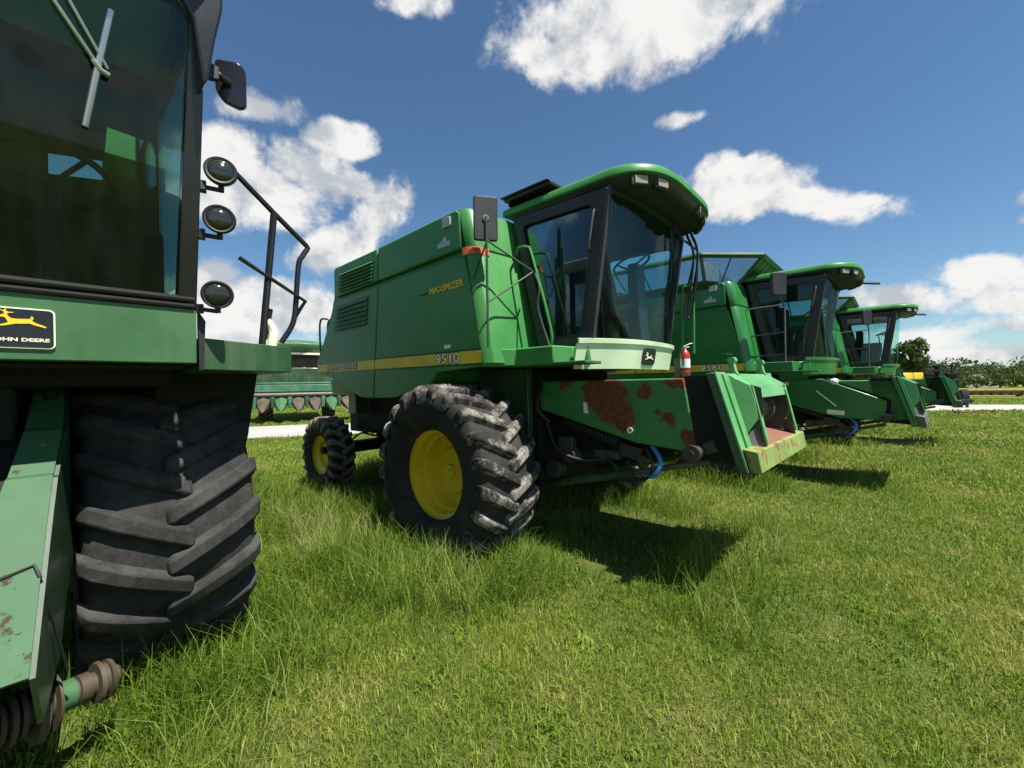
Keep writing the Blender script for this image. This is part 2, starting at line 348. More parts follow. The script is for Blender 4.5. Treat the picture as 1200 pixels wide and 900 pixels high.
# ------------------------------------------------------------------ the row of combines
def cab(P, cables=True, detail=True):
    """cab of the row machines: local x forward, y to the machine's left"""
    W = .90
    outer = [(.74,2.05),(1.33,2.05),(1.53,3.40),(.42,3.42)]
    inner = roundpoly([(.83,2.13),(1.24,2.13),(1.40,3.31),(.53,3.33)], .09, 4)
    outer_r = roundpoly(outer, .02, 4)
    for s in (-1, 1):
        fr = G().ring(outer_r, inner, 'y', s*W, s*(W-.06)).build('door_frame', M['charcoal'], P, bevel=.006)
        G().prism(inset(inner, -.012), 'y', s*(W-.025), s*(W-.031)).build('side_window', M['glass_side'], fr)
        G().ring(inset(inner, -.004), inset(inner, .016), 'y', s*(W+.006), s*(W-.01)).build('window_seal', M['black'], fr)
        if detail:
            G().tube(bez([(1.40,s*(W+.004),3.22),(1.41,s*(W+.05),3.19),(1.36,s*(W+.05),2.92),(1.34,s*(W+.004),2.90)], 4), .010).build('grab_handle', M['iron'], fr)
    # windscreen
    def wx(v, t):
        c = 1.33+.20*t; m = 1.55+.06*t; return c+(m-c)*(1-abs(v/.87)**2.6)
    vs = [-.87+1.74*i/28 for i in range(29)]
    rows = [[(wx(v, t), v, 2.08+1.30*t) for v in vs] for t in (0, .25, .5, .75, 1)]
    G().grid(rows, .006).build('windscreen', M['glass'], P, smooth=60)
    g = G()
    for z0, z1, t0, t1 in ((2.03, 2.10, 0, .015), (3.35, 3.43, .98, 1.0)):
        g.grid([[(wx(v, t0)+.012, v, z0) for v in vs], [(wx(v, t1)+.012, v, z1) for v in vs]], .03)
    for s in (-1, 1):
        g.prism([(1.30,2.05),(1.345,2.05),(1.545,3.40),(1.47,3.40)], 'y', s*(W-.002), s*(W-.05))
    g.build('windscreen_surround', M['charcoal'], P)
    # rear bulkhead, floor
    g = G(); g.prism([(.70,2.06),(.76,2.06),(.46,3.40),(.40,3.40)], 'y', -.84, .84)
    g.build('rear_bulkhead', M['charcoal'], P)
    G().prism([(.74,-.84),(1.32,-.84),(1.47,-.5),(1.52,0),(1.47,.5),(1.32,.84),(.74,.84)], 'z', 2.05, 2.065).build('cab_floor', M['black'], P)
    # roof
    def outline(d, n=40, x0=.28, flat=1.5, reach=.45, w=.90):
        pts = []
        for i in range(n+1):
            a = -math.pi/2+math.pi*i/n; v = math.sin(a)
            xx = max(0.0, 1-abs(v)**4)**.5
            pts.append((flat+(reach-d)*xx, v*(w-d)))
        return [(x0+d, -(w-d))] + pts + [(x0+d, w-d)]
    def ringz(o, z, tilt=0): return [(x, y, z+tilt*(x-1)) for x, y in o]
    G().loft([ringz(outline(.015), 3.475), ringz(outline(0), 3.485), ringz(outline(0), 3.535), ringz(outline(.03), 3.565), ringz(outline(.16), 3.60), ringz(outline(.4), 3.625)]).build('cab_roof', M['green'], P, smooth=50)
    vis = G().loft([ringz(outline(.10, x0=.36), 3.385), ringz(outline(.05, x0=.36), 3.41), ringz(outline(.03, x0=.36), 3.474)]).build('roof_visor', M['black'], P, smooth=50)
    if detail:
        for v in (-.76, -.56, .3, .56, .76):
            k = .03 if abs(v) > .7 else 0
            x = 1.5+.40*max(0, 1-abs(v/.87)**4)**.5
            a = -math.copysign(.62 if abs(v) > .7 else .33, -v)
            b = G().box(-.035,.02,-.075,.075,-.05,.045); l = b.build('lamp_housing', M['black'], vis, bevel=.008)
            l.location = (x-.015, v, 3.425); l.rotation_euler = (0, 0, a*1.0)
        for v in (-.76, -.56, .3, .56, .76):
            x = 1.5+.40*max(0, 1-abs(v/.87)**4)**.5
            a = math.copysign(.62 if abs(v) > .7 else .33, v)
            b = G().box(.0,.012,-.062,.062,-.038,.034); l = b.build('work_lamp', M['lens_cream'], vis, bevel=.006)
            l.location = (x+.008, v, 3.425); l.rotation_euler = (0, 0, a)
    # seat, column, wheel
    g = G().box(.72,.86,-.25,.25,2.45,3.05); g.box(.80,1.22,-.25,.25,2.38,2.50); g.box(.84,1.1,-.14,.14,2.06,2.38); g.box(.82,1.2,.27,.36,2.60,2.66); g.box(.82,1.25,-.38,-.27,2.40,2.68)
    g.build('seat', M['fabric'], P, bevel=.03)
    g = G().prism([(1.30,2.06),(1.45,2.06),(1.40,2.86),(1.30,2.86)], 'y', -.10, .10); g.box(1.30,1.40,-.10,.10,2.74,2.93)
    g.build('steering_column', M['black'], P, bevel=.012)
    c = Vector((1.30, 0, 2.955)); u = Vector((.94, 0, .34)); w_ = Vector((0, 1, 0))
    pts = [c+(u*math.cos(a)+w_*math.sin(a))*.19 for a in [2*math.pi*i/28 for i in range(29)]]
    g = G().tube(pts, .013, 8); 
    for a in (0, 2.1, 4.2): g.tube([c-Vector((.02,0,.06)), c+(u*math.cos(a)+w_*math.sin(a))*.185], .010, 6)
    g.build('steering_wheel', M['black'], P)
    G().box(.85,1.22,-.78,-.55,2.07,2.42).build('side_console', M['black'], P, bevel=.03)
    G().tube([(1.25,-.52,2.1),(1.20,-.50,2.75),(1.19,-.50,2.84)], .012).build('control_lever', M['black'], P)
    if cables:
        g = G()
        for k, (dx, dv) in enumerate(((0,0),(.035,.03),(-.02,.05),(.05,-.02))):
            g.tube(bez([(1.60+dx,.80+dv,3.42),(1.66+dx,.86+dv,3.15),(1.56+dx,.93+dv,2.8-.1*k),(1.52+dx,.92+dv,2.45)], 5), .012)
        g.tube([(1.55,.9,3.36),(1.62,1.12,3.28),(1.60,1.14,2.9)], .014)
        g.build('cable_bundle', M['black'], P)
        g = G(); g.tube([(wx(.25,.93)+.03,.25,3.30),(wx(.32,.55)+.025,.32,2.80)], .008); g.tube([(wx(.3,.95)+.04,.30,3.36),(wx(.28,.75)+.035,.28,3.06)], .010)
        g.build('wiper', M['black'], P)

def combine(name, loc, head, label, number, badge=None, ext=False, rusty=False, rails=False, clean='green', group='combines parked in a row on the grass', zscale=1.0, muddy='rubber'):
    P = empty(name, loc, R(head), label, 'combine', group)
    gm = M[clean]; S = 1.45
    # body -----------------------------------------------------------
    core = [(-2.44,3.35),(.16,3.40),(.40,2.0),(.40,1.90),(-.18,1.86),(-.28,1.73),(-1.0,1.60),(-1.8,1.60),(-2.66,1.88),(-3.04,1.98)]
    body = G().prism(core, 'y', -1.405, 1.405).build('body', gm, P, bevel=.01)
    pans = [[(-1.305,2.935),(.20,2.965),(.27,2.93),(.33,2.70),(.49,2.02),(.47,1.872),(-.19,1.832),(-.30,1.70),(-1.0,1.562),(-1.462,1.552)],
            [(-2.49,2.915),(-1.322,2.935),(-1.478,1.552),(-1.80,1.558),(-2.70,1.852),(-3.12,1.905),(-3.10,2.045)]]
    ups = [[(-1.292,2.992),(.235,3.030),(.225,3.385),(.165,3.428),(-1.292,3.386)],
           [(-2.475,2.968),(-1.31,2.991),(-1.31,3.386),(-2.43,3.372),(-2.475,3.33)]]
    for s in (-1, 1):
        for i, q in enumerate(pans):
            pn = G().prism(q, 'y', s*S, s*(S-.045)).build('side_panel', gm, P, bevel=.014)
            if i == 0:
                st = G().prism([(-1.43,1.915),(.487,1.905),(.49,2.025),(-1.418,2.03)], 'y', s*(S+.002), s*(S-.002)).build('yellow_stripe', M['yellow_flat'], pn)
                G().prism([(-1.415,2.034),(.49,2.029),(.487,2.041),(-1.413,2.046)], 'y', s*(S+.003), s*(S-.002)).build('stripe_border', M['black'], pn)
                G().prism([(-1.432,1.899),(.483,1.889),(.487,1.901),(-1.43,1.911)], 'y', s*(S+.003), s*(S-.002)).build('stripe_border', M['black'], pn)
            else:
                G().prism([(-3.13,1.925),(-1.447,1.915),(-1.435,2.03),(-3.08,2.035)], 'y', s*(S+.002), s*(S-.002)).build('yellow_stripe', M['yellow_flat'], pn)
                grille(pn, [(-2.42,2.83),(-1.55,2.86),(-1.61,2.49),(-2.475,2.49)], s*S, gm, s)
        for i, q in enumerate(ups):
            un = G().prism(q, 'y', s*(S+.012), s*(S-.045)).build('upper_panel', gm, P, bevel=.016)
            if i == 1: grille(un, [(-2.28,3.275),(-1.39,3.275),(-1.43,2.99+.02),(-2.32,3.005)], s*(S+.012), gm, s)
            else:
                G().prism(roundpoly([(-.03,3.285),(.10,3.285),(.095,3.385),(-.03,3.385)], .02), 'y', s*(S+.013), s*(S+.03)).build('marker_lamp', M['lens'], un, bevel=.004)
                G().prism([(-.12,3.10),(.08,3.10),(.08,3.15),(.03,3.15),(.0,3.215),(-.05,3.165),(-.12,3.15)], 'y', s*(S+.013), s*(S+.016)).build('emblem', M['silver'], un)
    # lettering on the right-hand panels (seen from -y)
    L = -(S+.003)
    def side(x0, x1, z0, z1, tilt=0, y=L, sgn=1):
        return lambda u, t, d: Vector((x0+(x1-x0)*u if sgn > 0 else x1-(x1-x0)*u, (y-d) if sgn > 0 else -(y-d), z0+(z1-z0)*t+tilt*u))
    if number:
        for sg in (1, -1):
            lettering('JOHN DEERE', M['black'], P, side(-2.77,-1.86,1.915,2.028,sgn=sg), bold=.06, depth=.002)
            lettering('JOHN DEERE', M['cream'], P, side(-2.75,-1.88,1.928,2.02,sgn=sg), bold=.005, depth=.005)
            lettering(number, M['black'], P, side(-.215,.185,1.905,2.03,sgn=sg), bold=.07, depth=.002)
            lettering(number, M['cream'], P, side(-.20,.18,1.918,2.022,sgn=sg), bold=.012, depth=.005)
    if badge:
        lettering(badge, M['yellow_flat'], P, side(-.28,.26,2.655,2.725,.01), bold=.02, depth=.004)
        G().prism([(-.48,2.668),(-.30,2.676),(-.30,2.690),(-.43,2.686)], 'y', L, L-.002).build('badge_streak', M['black'], P)
        G().prism([(-.055,2.072),(.045,2.072),(.045,2.086),(.05,2.115),(.025,2.098),(.01,2.118),(-.01,2.098),(-.03,2.116),(-.055,2.10)], 'y', L, L-.002).build('crest', M['cream'], P)
    # front of the tank, wrapping round from the side panels
    prof = [(-1.452,0),(-1.44,.045),(-1.40,.095),(-1.32,.12),(-.9,.15),(0,.16),(.9,.15),(1.32,.12),(1.40,.095),(1.44,.045),(1.452,0)]
    def tf(z): return .215+(3.43-z)*.193
    rows = [[(tf(z)+d-o, v*(1-ins), z) for v, d in prof] for z, o, ins in ((1.90,0,0),(2.4,0,0),(2.965,0,0),(2.985,.012,.004),(3.005,.012,.004),(3.02,0,0),(3.38,0,0),(3.425,.02,.006),(3.44,.09,.03))]
    G().grid(rows, .02).build('tank_front', gm, P, smooth=32)
    for s in ((-1, 1) if rusty else ()):
        pr = [(s*1.462,-.05),(s*1.456,.02),(s*1.43,.065),(s*1.38,.10),(s*1.27,.128)]
        G().grid([[(tf(z)+d+.008, v, z) for v, d in pr] for z in (2.955, 3.03)], .012).build('corner_reflector', M['orange'], P)
    # grain tank extension --------------------------------------------
    if ext:
        def octa(xf, xr, v, cx, cv, z): return [Vector(p) for p in ((xf,-cv,z),(xf,cv,z),(cx,v,z),(xr+.3,v,z),(xr,cv,z),(xr,-cv,z),(xr+.3,-v,z),(cx,-v,z))]
        R0, R1, R2 = octa(.24,-2.2,1.40,-.02,.95,3.30), octa(.29,-2.25,1.62,-.05,.96,3.44), octa(.70,-2.5,1.80,-.05,1.0,3.86)
        e = G(); e.grid([R0, R1], .02, closed=True)
        for i in range(8):
            k = (i+1) % 8
            e.tube([R1[i], R1[k]], .026, 4); e.tube([R2[i], R2[k]], .048, 4); e.tube([R1[i], R2[i]], .030, 4)
            if i not in (0,):
                for t in ((.5,) if i in (1, 3, 5, 7) else (.25,.5,.75)): e.tube([R1[i].lerp(R1[k], t), R2[i].lerp(R2[k], t)], .016, 4)
        e.plate([R1[0], R1[1], R2[1], R2[0]], .02)
        for k in range(1, 8): e.tube([R1[0].lerp(R1[1], k/8), R2[0].lerp(R2[1], k/8)], .018, 4)
        ex = e.build('tank_extension', M['green_mid'] if rails else M['green'], P)
        for i in range(1, 8):
            k = (i+1) % 8; G().plate([R1[i], R1[k], R2[k], R2[i]], .006).build('extension_pane', M['pane'], ex)
    # cab ---------------------------------------------------------------
    cab(P, cables=rusty)
    if rusty:
        g = G().box(.30,.92,-.90,-.30,3.63,3.665); g.box(.27,.90,-.93,-.45,3.665,3.68); g.box(.34,.36,-.88,-.4,3.58,3.64)
        g.build('roof_intake', M['black'], P, bevel=.01)
        G().box(-2.05,-1.55,-1.30,-.9,3.38,3.47).build('engine_air_intake', M['black'], P, bevel=.03)
    # platform round the cab ------------------------------------------------
    pl = [(.42,-1.447),(.505,-1.447),(.69,-1.20),(1.13,-1.20),(1.18,-.96),(1.32,-.92),(1.32,.92),(1.18,.96),(1.13,1.20),(.69,1.20),(.505,1.447),(.42,1.447)]
    G().prism(pl, 'z', 1.868, 2.035).build('platform', M['green'] if rusty else gm, P, bevel=.012)
    G().box(1.10,1.46,-1.20,-.94,1.862,1.888).build('step_plate', M['green_pale'] if rusty else gm, P, bevel=.006)
    # curved shield under the windscreen
    def sx(v, d=0): return 1.24+d+.34*max(0, 1-abs(v/1.02)**2.6)
    vs = [-1.0+2.0*i/30 for i in range(31)]
    rows = [[(sx(v,.05 if k == 0 else (0.01 if k == 2 else 0))-(.0 if k < 3 else .015), v, z) for v in vs] for k, z in enumerate((1.835,1.85,1.9,2.06,2.062,2.10,2.105))]
    rows = [[(sx(v)+dx, v, z) for v in vs] for z, dx in ((1.825,-.045),(2.045,-.005),(2.055,.014),(2.095,.018),(2.10,.0))]
    sh = G().grid(rows, .03).build('cab_shield', M['shield'] if rusty else gm, P, smooth=35)
    if rusty:
        def bf(v0, v1, z0, z1, off):
            return lambda u, t, d: Vector((sx(v0+(v1-v0)*u)-.045+.04*((z0+(z1-z0)*t-1.825)/.22)+off+d, v0+(v1-v0)*u, z0+(z1-z0)*t))
        f = bf(-.31,-.06,1.862,2.025,.006)
        out = [(p[0], p[1]) for p in rounded(0,1,0,1,.2,3)]
        g = G(); n = len(out); g.add([f(*p,.006) for p in out]+[f(*p,-.004) for p in out], [tuple(range(n)), tuple(range(2*n-1,n-1,-1))]+[(i,(i+1)%n,n+(i+1)%n,n+i) for i in range(n)])
        bd = g.build('badge', M['black'], sh)
        deer(M['cream'], bd, bf(-.27,-.10,1.90,1.99,.0125))
    # feeder house -------------------------------------------------------------
    fm = M['rusty'] if rusty else gm
    if rusty:
        sp = [(.30,1.72),(2.07,1.725),(2.17,1.12),(1.65,1.16),(.66,1.41),(.30,1.46)]
    else:
        sp = [(.30,1.74),(1.45,1.745),(2.22,1.40),(2.20,1.10),(1.65,1.12),(.66,1.41),(.30,1.46)]
    fh = G().prism(sp, 'y', -.70, .70).build('feeder_house', fm, P, bevel=.012)
    if not rusty:
        G().prism([(1.45,1.71),(2.33,1.71),(2.46,1.12),(2.24,1.10),(2.26,1.41),(1.47,1.75)], 'y', -.685, .685).build('feeder_hood', M['green'], fh, bevel=.01)
        G().tube([(1.36,-.715,1.55),(1.62,-.715,1.30)], .008).build('latch_rod', M['steel'], fh)
        G().prism([(1.50,1.18),(1.72,1.165),(1.72,1.235),(1.50,1.25)], 'y', -.702, -.705).build('warning_label', M['cream'], fh)
        G().prism([(.78,1.64),(.98,1.64),(.98,1.70),(.78,1.70)], 'y', -.702, -.705).build('warning_label', M['white'], fh)
        G().prism([(.70,1.42),(.80,1.42),(.80,1.50),(.70,1.50)], 'y', -.702, -.705).build('warning_label', M['silver'], fh)
    else:
        G().prism([(1.12,1.41),(1.17,1.40),(1.16,1.50),(1.12,1.52)], 'y', -.702, -.705).build('torn_sticker', M['white'], fh)
        G().lathe([(.012,0),(.028,0),(.028,.012),(.012,.012)], (1.60,-.715,1.27), 'y', 14).build('lifting_eye', M['cream'], fh)
    faceplate_with_shade(P, rusty, gm)
    # drive stub at the foot of the feeder
    g = G().cyl((2.20,-.92,1.15),(2.20,-.60,1.15), .046, 18); g.cyl((2.20,-.94,1.15),(2.20,-.90,1.15), .064, 18); g.cyl((2.20,-.955,1.15),(2.20,-.93,1.15), .026, 12); g.cyl((2.24,-.72,1.17),(2.32,-.72,1.2), .05, 12)
    g.build('drive_stub', M['iron_dark'], P)
    # underside, axles, wheels -------------------------------------------------
    und = G().box(-3.2,.30,-.78,.78,1.0,1.62); und.box(-.25,.60,-.72,.72,.55,1.84); und.box(-4.0,-3.2,-.5,.5,.9,1.5); und.prism([(.55,1.0),(1.7,.98),(2.0,1.12),(.6,1.38)], 'y', -.5, .5)
    und.build('chassis', M['underside'], P, bevel=.02)
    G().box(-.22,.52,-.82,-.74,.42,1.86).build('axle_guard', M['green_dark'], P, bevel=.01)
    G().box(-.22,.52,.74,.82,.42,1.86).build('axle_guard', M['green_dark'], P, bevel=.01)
    G().cyl((0,-1.25,.86),(0,1.25,.86), .13, 20).build('front_axle', M['underside'], P)
    g = G().box(-3.68,-3.46,-1.0,1.0,.58,.76); g.box(-3.64,-3.50,-.18,.18,.6,1.2); g.cyl((-3.57,-1.2,.66),(-3.57,1.2,.66), .06, 14)
    g.tube([(-3.40,-.95,.72),(-3.40,.95,.72)], .035); g.tube(bez([(-3.3,-.85,.80),(-3.2,-.7,.93),(-2.9,-.6,.9),(-2.6,-.6,1.05)], 5), .016)
    g.build('rear_axle', M['underside'], P)
    wheel(P, (0,-1.405,.828), .885, .70, 21, .435, -1, muddy, name='front_wheel')
    wheel(P, (0,1.405,.828), .885, .70, 21, .435, 1, muddy, name='front_wheel')
    wheel(P, (-3.57,-1.10,.60), .62, .38, 20, .315, -1, 'rubber_mud', dish=.14, lug_h=.045, name='rear_wheel')
    wheel(P, (-3.57,1.10,.60), .62, .38, 20, .315, 1, 'rubber_mud', dish=.14, lug_h=.045, name='rear_wheel')
    for s in (-1, 1):
        lc = G().cyl((.20,s*.52,.52),(1.55,s*.52,.86), .048, 14); lc.cyl((.1,s*.52,.50),(.2,s*.52,.52), .06, 14)
        c = lc.build('lift_cylinder', M['green_dark'], P)
        G().cyl((1.55,s*.52,.86),(2.20,s*.52,1.03), .026, 12).build('piston_rod', M['iron'], c)
    g = G(); g.cyl((.85,-.60,1.30),(1.45,-.62,1.14), .06, 16)
    for k in range(16): g.lathe([(.055,-.008),(.082,0),(.055,.008)], (.86+.038*k, -.60-.001*k, 1.297-.0102*k), 'x', 16)
    g.build('ribbed_duct', M['black'], P)
    g = G(); g.tube(bez([(1.72,-.66,1.12),(1.80,-.70,.98),(1.74,-.68,.86),(1.60,-.64,.84),(1.52,-.6,.98)], 6), .013); g.tube(bez([(1.25,-.62,1.1),(1.40,-.68,.96),(1.52,-.66,.84),(1.70,-.62,.82)], 6), .011)
    g.tube(bez([(.70,-.74,1.3),(.85,-.78,1.05),(1.1,-.7,.95),(1.4,-.62,1.0)], 6), .016); g.tube(bez([(.6,-.70,1.75),(.68,-.8,1.62),(.62,-.8,1.45),(.72,-.72,1.3)], 6), .014)
    g.build('hydraulic_hose', M['black'], P)
    G().tube(bez([(1.76,-.62,1.14),(1.86,-.68,1.02),(1.82,-.70,.90),(1.72,-.66,.87)], 6), .020).build('hydraulic_hose', M['blue'], P)
    g = G(); g.box(1.20,1.45,-.66,-.56,.98,1.06); g.prism([(1.30,1.04),(1.62,.98),(1.66,1.10),(1.42,1.14)], 'y', -.6,-.55); g.cyl((.75,-.72,.82),(.75,-.60,.82), .09, 18); g.cyl((.95,-.72,.98),(.95,-.60,.98), .07, 18); g.box(.80,.98,-.70,-.62,.98,1.16); g.cyl((1.66,-.62,1.0),(1.66,-.5,1.0), .045, 14)
    g.build('gear_casing', M['iron_dark'], P, bevel=.008)
    # mirror and rails ------------------------------------------------------------
    if rusty:
        px, pv = .60, -1.47
        g = G().tube([(px,pv,2.04),(px,pv,3.05),(px,pv,3.235)], .011); g.tube([(px,pv,3.02),(.78,-1.02,2.78)], .009); g.tube([(px,pv,3.0),(.42,-1.47,2.70)], .008); g.tube([(px,pv,2.45),(.78,-1.02,2.78),(.72,-.95,2.80)], .009); g.tube(bez([(.80,-1.02,2.76),(.90,-1.08,2.6),(.88,-1.08,2.4),(1.02,-1.10,2.04)], 4), .009)
        ma = g.build('mirror_bracket', M['green_dark'], P)
        mi = G().prism(roundpoly([(-.112,-.205),(.112,-.205),(.112,.205),(-.112,.205)], .03), 'x', -.05, -.012).build('mirror', M['black'], ma, bevel=.010)
        mi.location = (px, pv, 3.225); mi.rotation_euler = (0, 0, R(-34))
        g = G().lathe([(.0001,.0),(.035,.0),(.03,.012),(.0001,.014)], (-.012,0,0), 'x', 14); g.build('mirror_boss', M['iron'], mi)
        G().tube(bez([(.50,-.93,3.03),(.58,-1.0,3.06),(.70,-1.01,3.04),(.76,-1.01,2.94),(.97,-1.01,2.22),(.96,-1.0,2.03)], 4), .013).build('handrail', M['green'], P)
        g = G()
        for v in (-1.42,-1.30): g.tube(bez([(-3.02,v,1.95),(-3.06,v,2.55),(-3.0,v,2.72),(-2.80,v,2.70)], 4), .015)
        g.tube([(-3.06,-1.42,2.2),(-3.06,-1.30,2.2)], .012)
        g.build('rear_handrail', M['green_dark'], P)
        g = G().tube(bez([(1.45,1.05,2.03),(1.45,1.05,2.75),(1.50,1.05,2.85),(1.58,1.05,2.75),(1.58,1.05,2.03)], 4), .014)
        g.build('handrail', M['green'], P)
        G().prism([(-3.05,1.60),(-2.3,1.60),(-2.3,1.75),(-2.75,1.90),(-3.1,1.80)], 'y', -1.25, -1.18).build('rear_hood_skirt', M['green'], P, bevel=.008)
        G().box(-2.95,-2.70,-1.05,-.85,1.28,1.62).build('tool_box', M['green_dark'], P, bevel=.02)
        G().plate([(-1.6,-.9,1.16),(-1.2,-.9,1.22),(-1.2,-.7,1.22),(-1.6,-.7,1.16)], .06).build('step', M['black'], P)
    if rails:
        for s in (-1, 1): G().tube(bez([(-2.4,s*1.452,2.28),(-1.2,s*1.452,2.29),(-.4,s*1.452,2.27),(.40,s*1.452,2.17)], 5), .013, 6).build('panel_crease', gm, P)
        g = G(); v = -1.14
        g.tube(bez([(.54,v,2.03),(.36,v,2.84),(.44,v,2.94),(1.0,v,2.96)], 4)+[(1.02,v,2.94),(1.02,v,2.03)], .013)
        g.tube([(.45,v,2.48),(1.02,v,2.52)], .011); g.tube([(.52,v,2.14),(1.02,v,2.16)], .011)
        g.build('handrail', M['iron'], P)
        ma = G().tube([(1.02,v,2.94),(1.02,-1.3,2.98),(1.01,-1.42,3.05),(1.01,-1.44,3.2)], .013).build('mirror_arm', M['iron'], P)
        G().prism(roundpoly([(-.12,-.18),(.12,-.18),(.12,.18),(-.12,.18)], .05), 'x', -.045, .02).build('mirror', M['black'], ma, bevel=.01)
        mm = [c for c in ma.children][0]; mm.location = (1.0, -1.44, 3.25); mm.rotation_euler = (0, 0, R(-40))
        G().lathe([(.0001,-.05),(.04,-.04),(.055,0),(.04,.04),(.0001,.05)], (1.62,-.90,1.70), 'x', 18).build('headlamp', M['white'], P)
        g = G().tube([(1.9,.62,3.44),(2.12,.78,3.42)], .022); g.tube([(1.9,.7,3.46),(2.10,.95,3.46)], .016)
        g.build('antenna_arm', M['black'], P)
    return P
def grille(parent, q, y, gm, s):
    a, b, c, d = [Vector(p) for p in q]
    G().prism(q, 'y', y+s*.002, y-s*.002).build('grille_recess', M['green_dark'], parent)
    g = G(); n = 6
    for k in range(n):
        t0 = (k+.02)/n; t1 = (k+.60)/n
        p0, p1 = d.lerp(a, t0), c.lerp(b, t0); r0, r1 = d.lerp(a, t1), c.lerp(b, t1)
        p0, p1, r0, r1 = [v for v in (p0, p1, r0, r1)]
        v = [(p0.x, y+s*.030, p0.y), (p1.x, y+s*.030, p1.y), (r1.x, y+s*.003, r1.y), (r0.x, y+s*.003, r0.y), (p0.x, y+s*.022, p0.y-.006), (p1.x, y+s*.022, p1.y-.006)]
        g.add(v, [(0,1,2,3), (0,4,5,1), (4,3,2,5), (0,3,4), (1,5,2)])
    g.build('grille_louvre', gm, parent)

def faceplate_with_shade(P, rusty, gm):
    """front frame of the feeder house: side strips, header hooks, hood round the mouth, drum and lip"""
    fm = M['face'] if rusty else gm
    def xp(z, v=0): return 2.36+(1.76-z)*.29+.045*v
    H0, H1, W = 1.03, 1.76, .80
    BX = [(0,1,2,3),(4,7,6,5),(0,4,5,1),(1,5,6,2),(2,6,7,3),(3,7,4,0)]
    frame = G().prism([(2.02,1.735),(2.34,1.74),(2.53,1.05),(2.14,1.08)], 'y', -.685, -.665).build('faceplate_with_shade', M['underside'], P)  # near-black sheet stands in for the shaded gap behind the side strip
    for s in (-1, 1):
        G().prism([(2.02,1.735),(2.34,1.74),(2.53,1.05),(2.14,1.08)] if s > 0 else [(2.05,1.72),(2.36,1.72),(2.54,1.12),(2.16,1.12)], 'y', *((.665,.685) if s > 0 else (-.545,-.53))).build('mouth_shade_wall', M['black'], frame)  # black plates put the shade inside the mouth into the colour
        G().prism([(2.10,1.70),(2.40,1.70),(2.585,1.64),(2.60,1.50),(2.57,1.25),(2.16,1.20)], 'y', s*.518, s*.526).build('mouth_shade_liner', M['iron_dark'], frame)  # dark liner, inner shade of the mouth given as colour
    for s in (-1, 1):
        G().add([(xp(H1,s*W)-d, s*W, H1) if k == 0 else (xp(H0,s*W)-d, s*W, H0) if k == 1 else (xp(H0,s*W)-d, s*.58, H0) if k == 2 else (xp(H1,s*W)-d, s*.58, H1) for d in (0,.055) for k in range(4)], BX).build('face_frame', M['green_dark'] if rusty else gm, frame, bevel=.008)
        G().add([(xp(z,v)+d, v, z) for d in (.003,.022) for v, z in ((s*.805,H1+.005),(s*.805,H0),(s*.585,H0),(s*.585,H1+.005))], BX).build('face_strip', fm, frame, bevel=.004)
        G().add([(xp(z,v)+d, v, z) for d in (.022,.040) for v, z in ((s*.70,H1-.01),(s*.70,H0+.06),(s*.60,H0+.06),(s*.60,H1-.01))], BX).build('face_rib', fm, frame, bevel=.004)
    G().box(2.04,2.34,-.56,.56,1.70,1.745).build('mouth_shade_roof', M['black'], frame)  # black stands in for shade under the mouth's top
    # hood: sloping top, cheeks and a rim round the mouth
    def hp(v, z, dx): return (xp(z, v)+dx, v, z)
    A = [hp(v, 1.755, .02) for v in (-.58, .58)]; Bq = [hp(v, 1.66, .15) for v in (-.54, .54)]; Cq = [hp(v, 1.555, .15) for v in (-.54, .54)]
    g = G(); g.plate([A[0], Bq[0], Bq[1], A[1]], .02); g.plate([Bq[0], Cq[0], Cq[1], Bq[1]], .02)
    for s in (-1, 1):
        q = [hp(s*.58,1.755,.02), hp(s*.54,1.66,.15), hp(s*.54,1.555,.15), hp(s*.55,1.40,.13), hp(s*.56,1.28,.02)]
        g.plate(q if s < 0 else q[::-1], .018)
        g.plate([hp(s*.54,1.655,.152), hp(s*.54,1.22,.12), hp(s*.49,1.22,.12), hp(s*.49,1.60,.152)] if s > 0 else [hp(s*.54,1.655,.152), hp(s*.49,1.60,.152), hp(s*.49,1.22,.12), hp(s*.54,1.22,.12)], .016)
    g.build('mouth_hood', fm, frame, bevel=.004)
    for v in (-.34, .52):
        x = xp(1.76, v); g = G()
        g.prism([(x-.05,1.745),(x+.05,1.745),(x+.03,1.78),(x+.015,1.855),(x-.02,1.855),(x-.035,1.78)], 'y', v-.028, v+.028)
        g.build('header_hook', fm, frame, bevel=.005)
        G().cyl((x,v-.04,1.865),(x,v+.04,1.865), .030, 12).build('hook_pin', fm, frame)
    for s in (-1, 1): G().plate([hp(s*.575,1.28,.025), hp(s*.50,1.36,.12), hp(s*.50,1.19,.12), hp(s*.575,1.17,.03)] if s > 0 else [hp(s*.575,1.28,.025), hp(s*.575,1.17,.03), hp(s*.50,1.19,.12), hp(s*.50,1.36,.12)], .012).build('wear_plate', M['iron'], frame)
    G().plate([hp(-.58,1.19,.10), hp(.58,1.19,.10), (2.14,.58,1.30), (2.14,-.58,1.30)], .02).build('mouth_floor', M['floor_rust'] if rusty else M['iron'], frame)
    G().add([hp(-.80,1.20,.03), hp(.80,1.20,.03), hp(.80,1.185,.125), hp(-.80,1.185,.125), hp(-.80,1.03,.03), hp(.80,1.03,.03), hp(.80,1.035,.105), hp(-.80,1.035,.105)],
            [(0,1,2,3),(3,2,6,7),(7,6,5,4),(0,4,5,1),(0,3,7,4),(1,5,6,2)]).build('mouth_lip', M['lip'] if rusty else M['iron'], frame, bevel=.006)
    g = G().cyl((2.38,-.51,1.44),(2.38,.51,1.44), .115, 24)
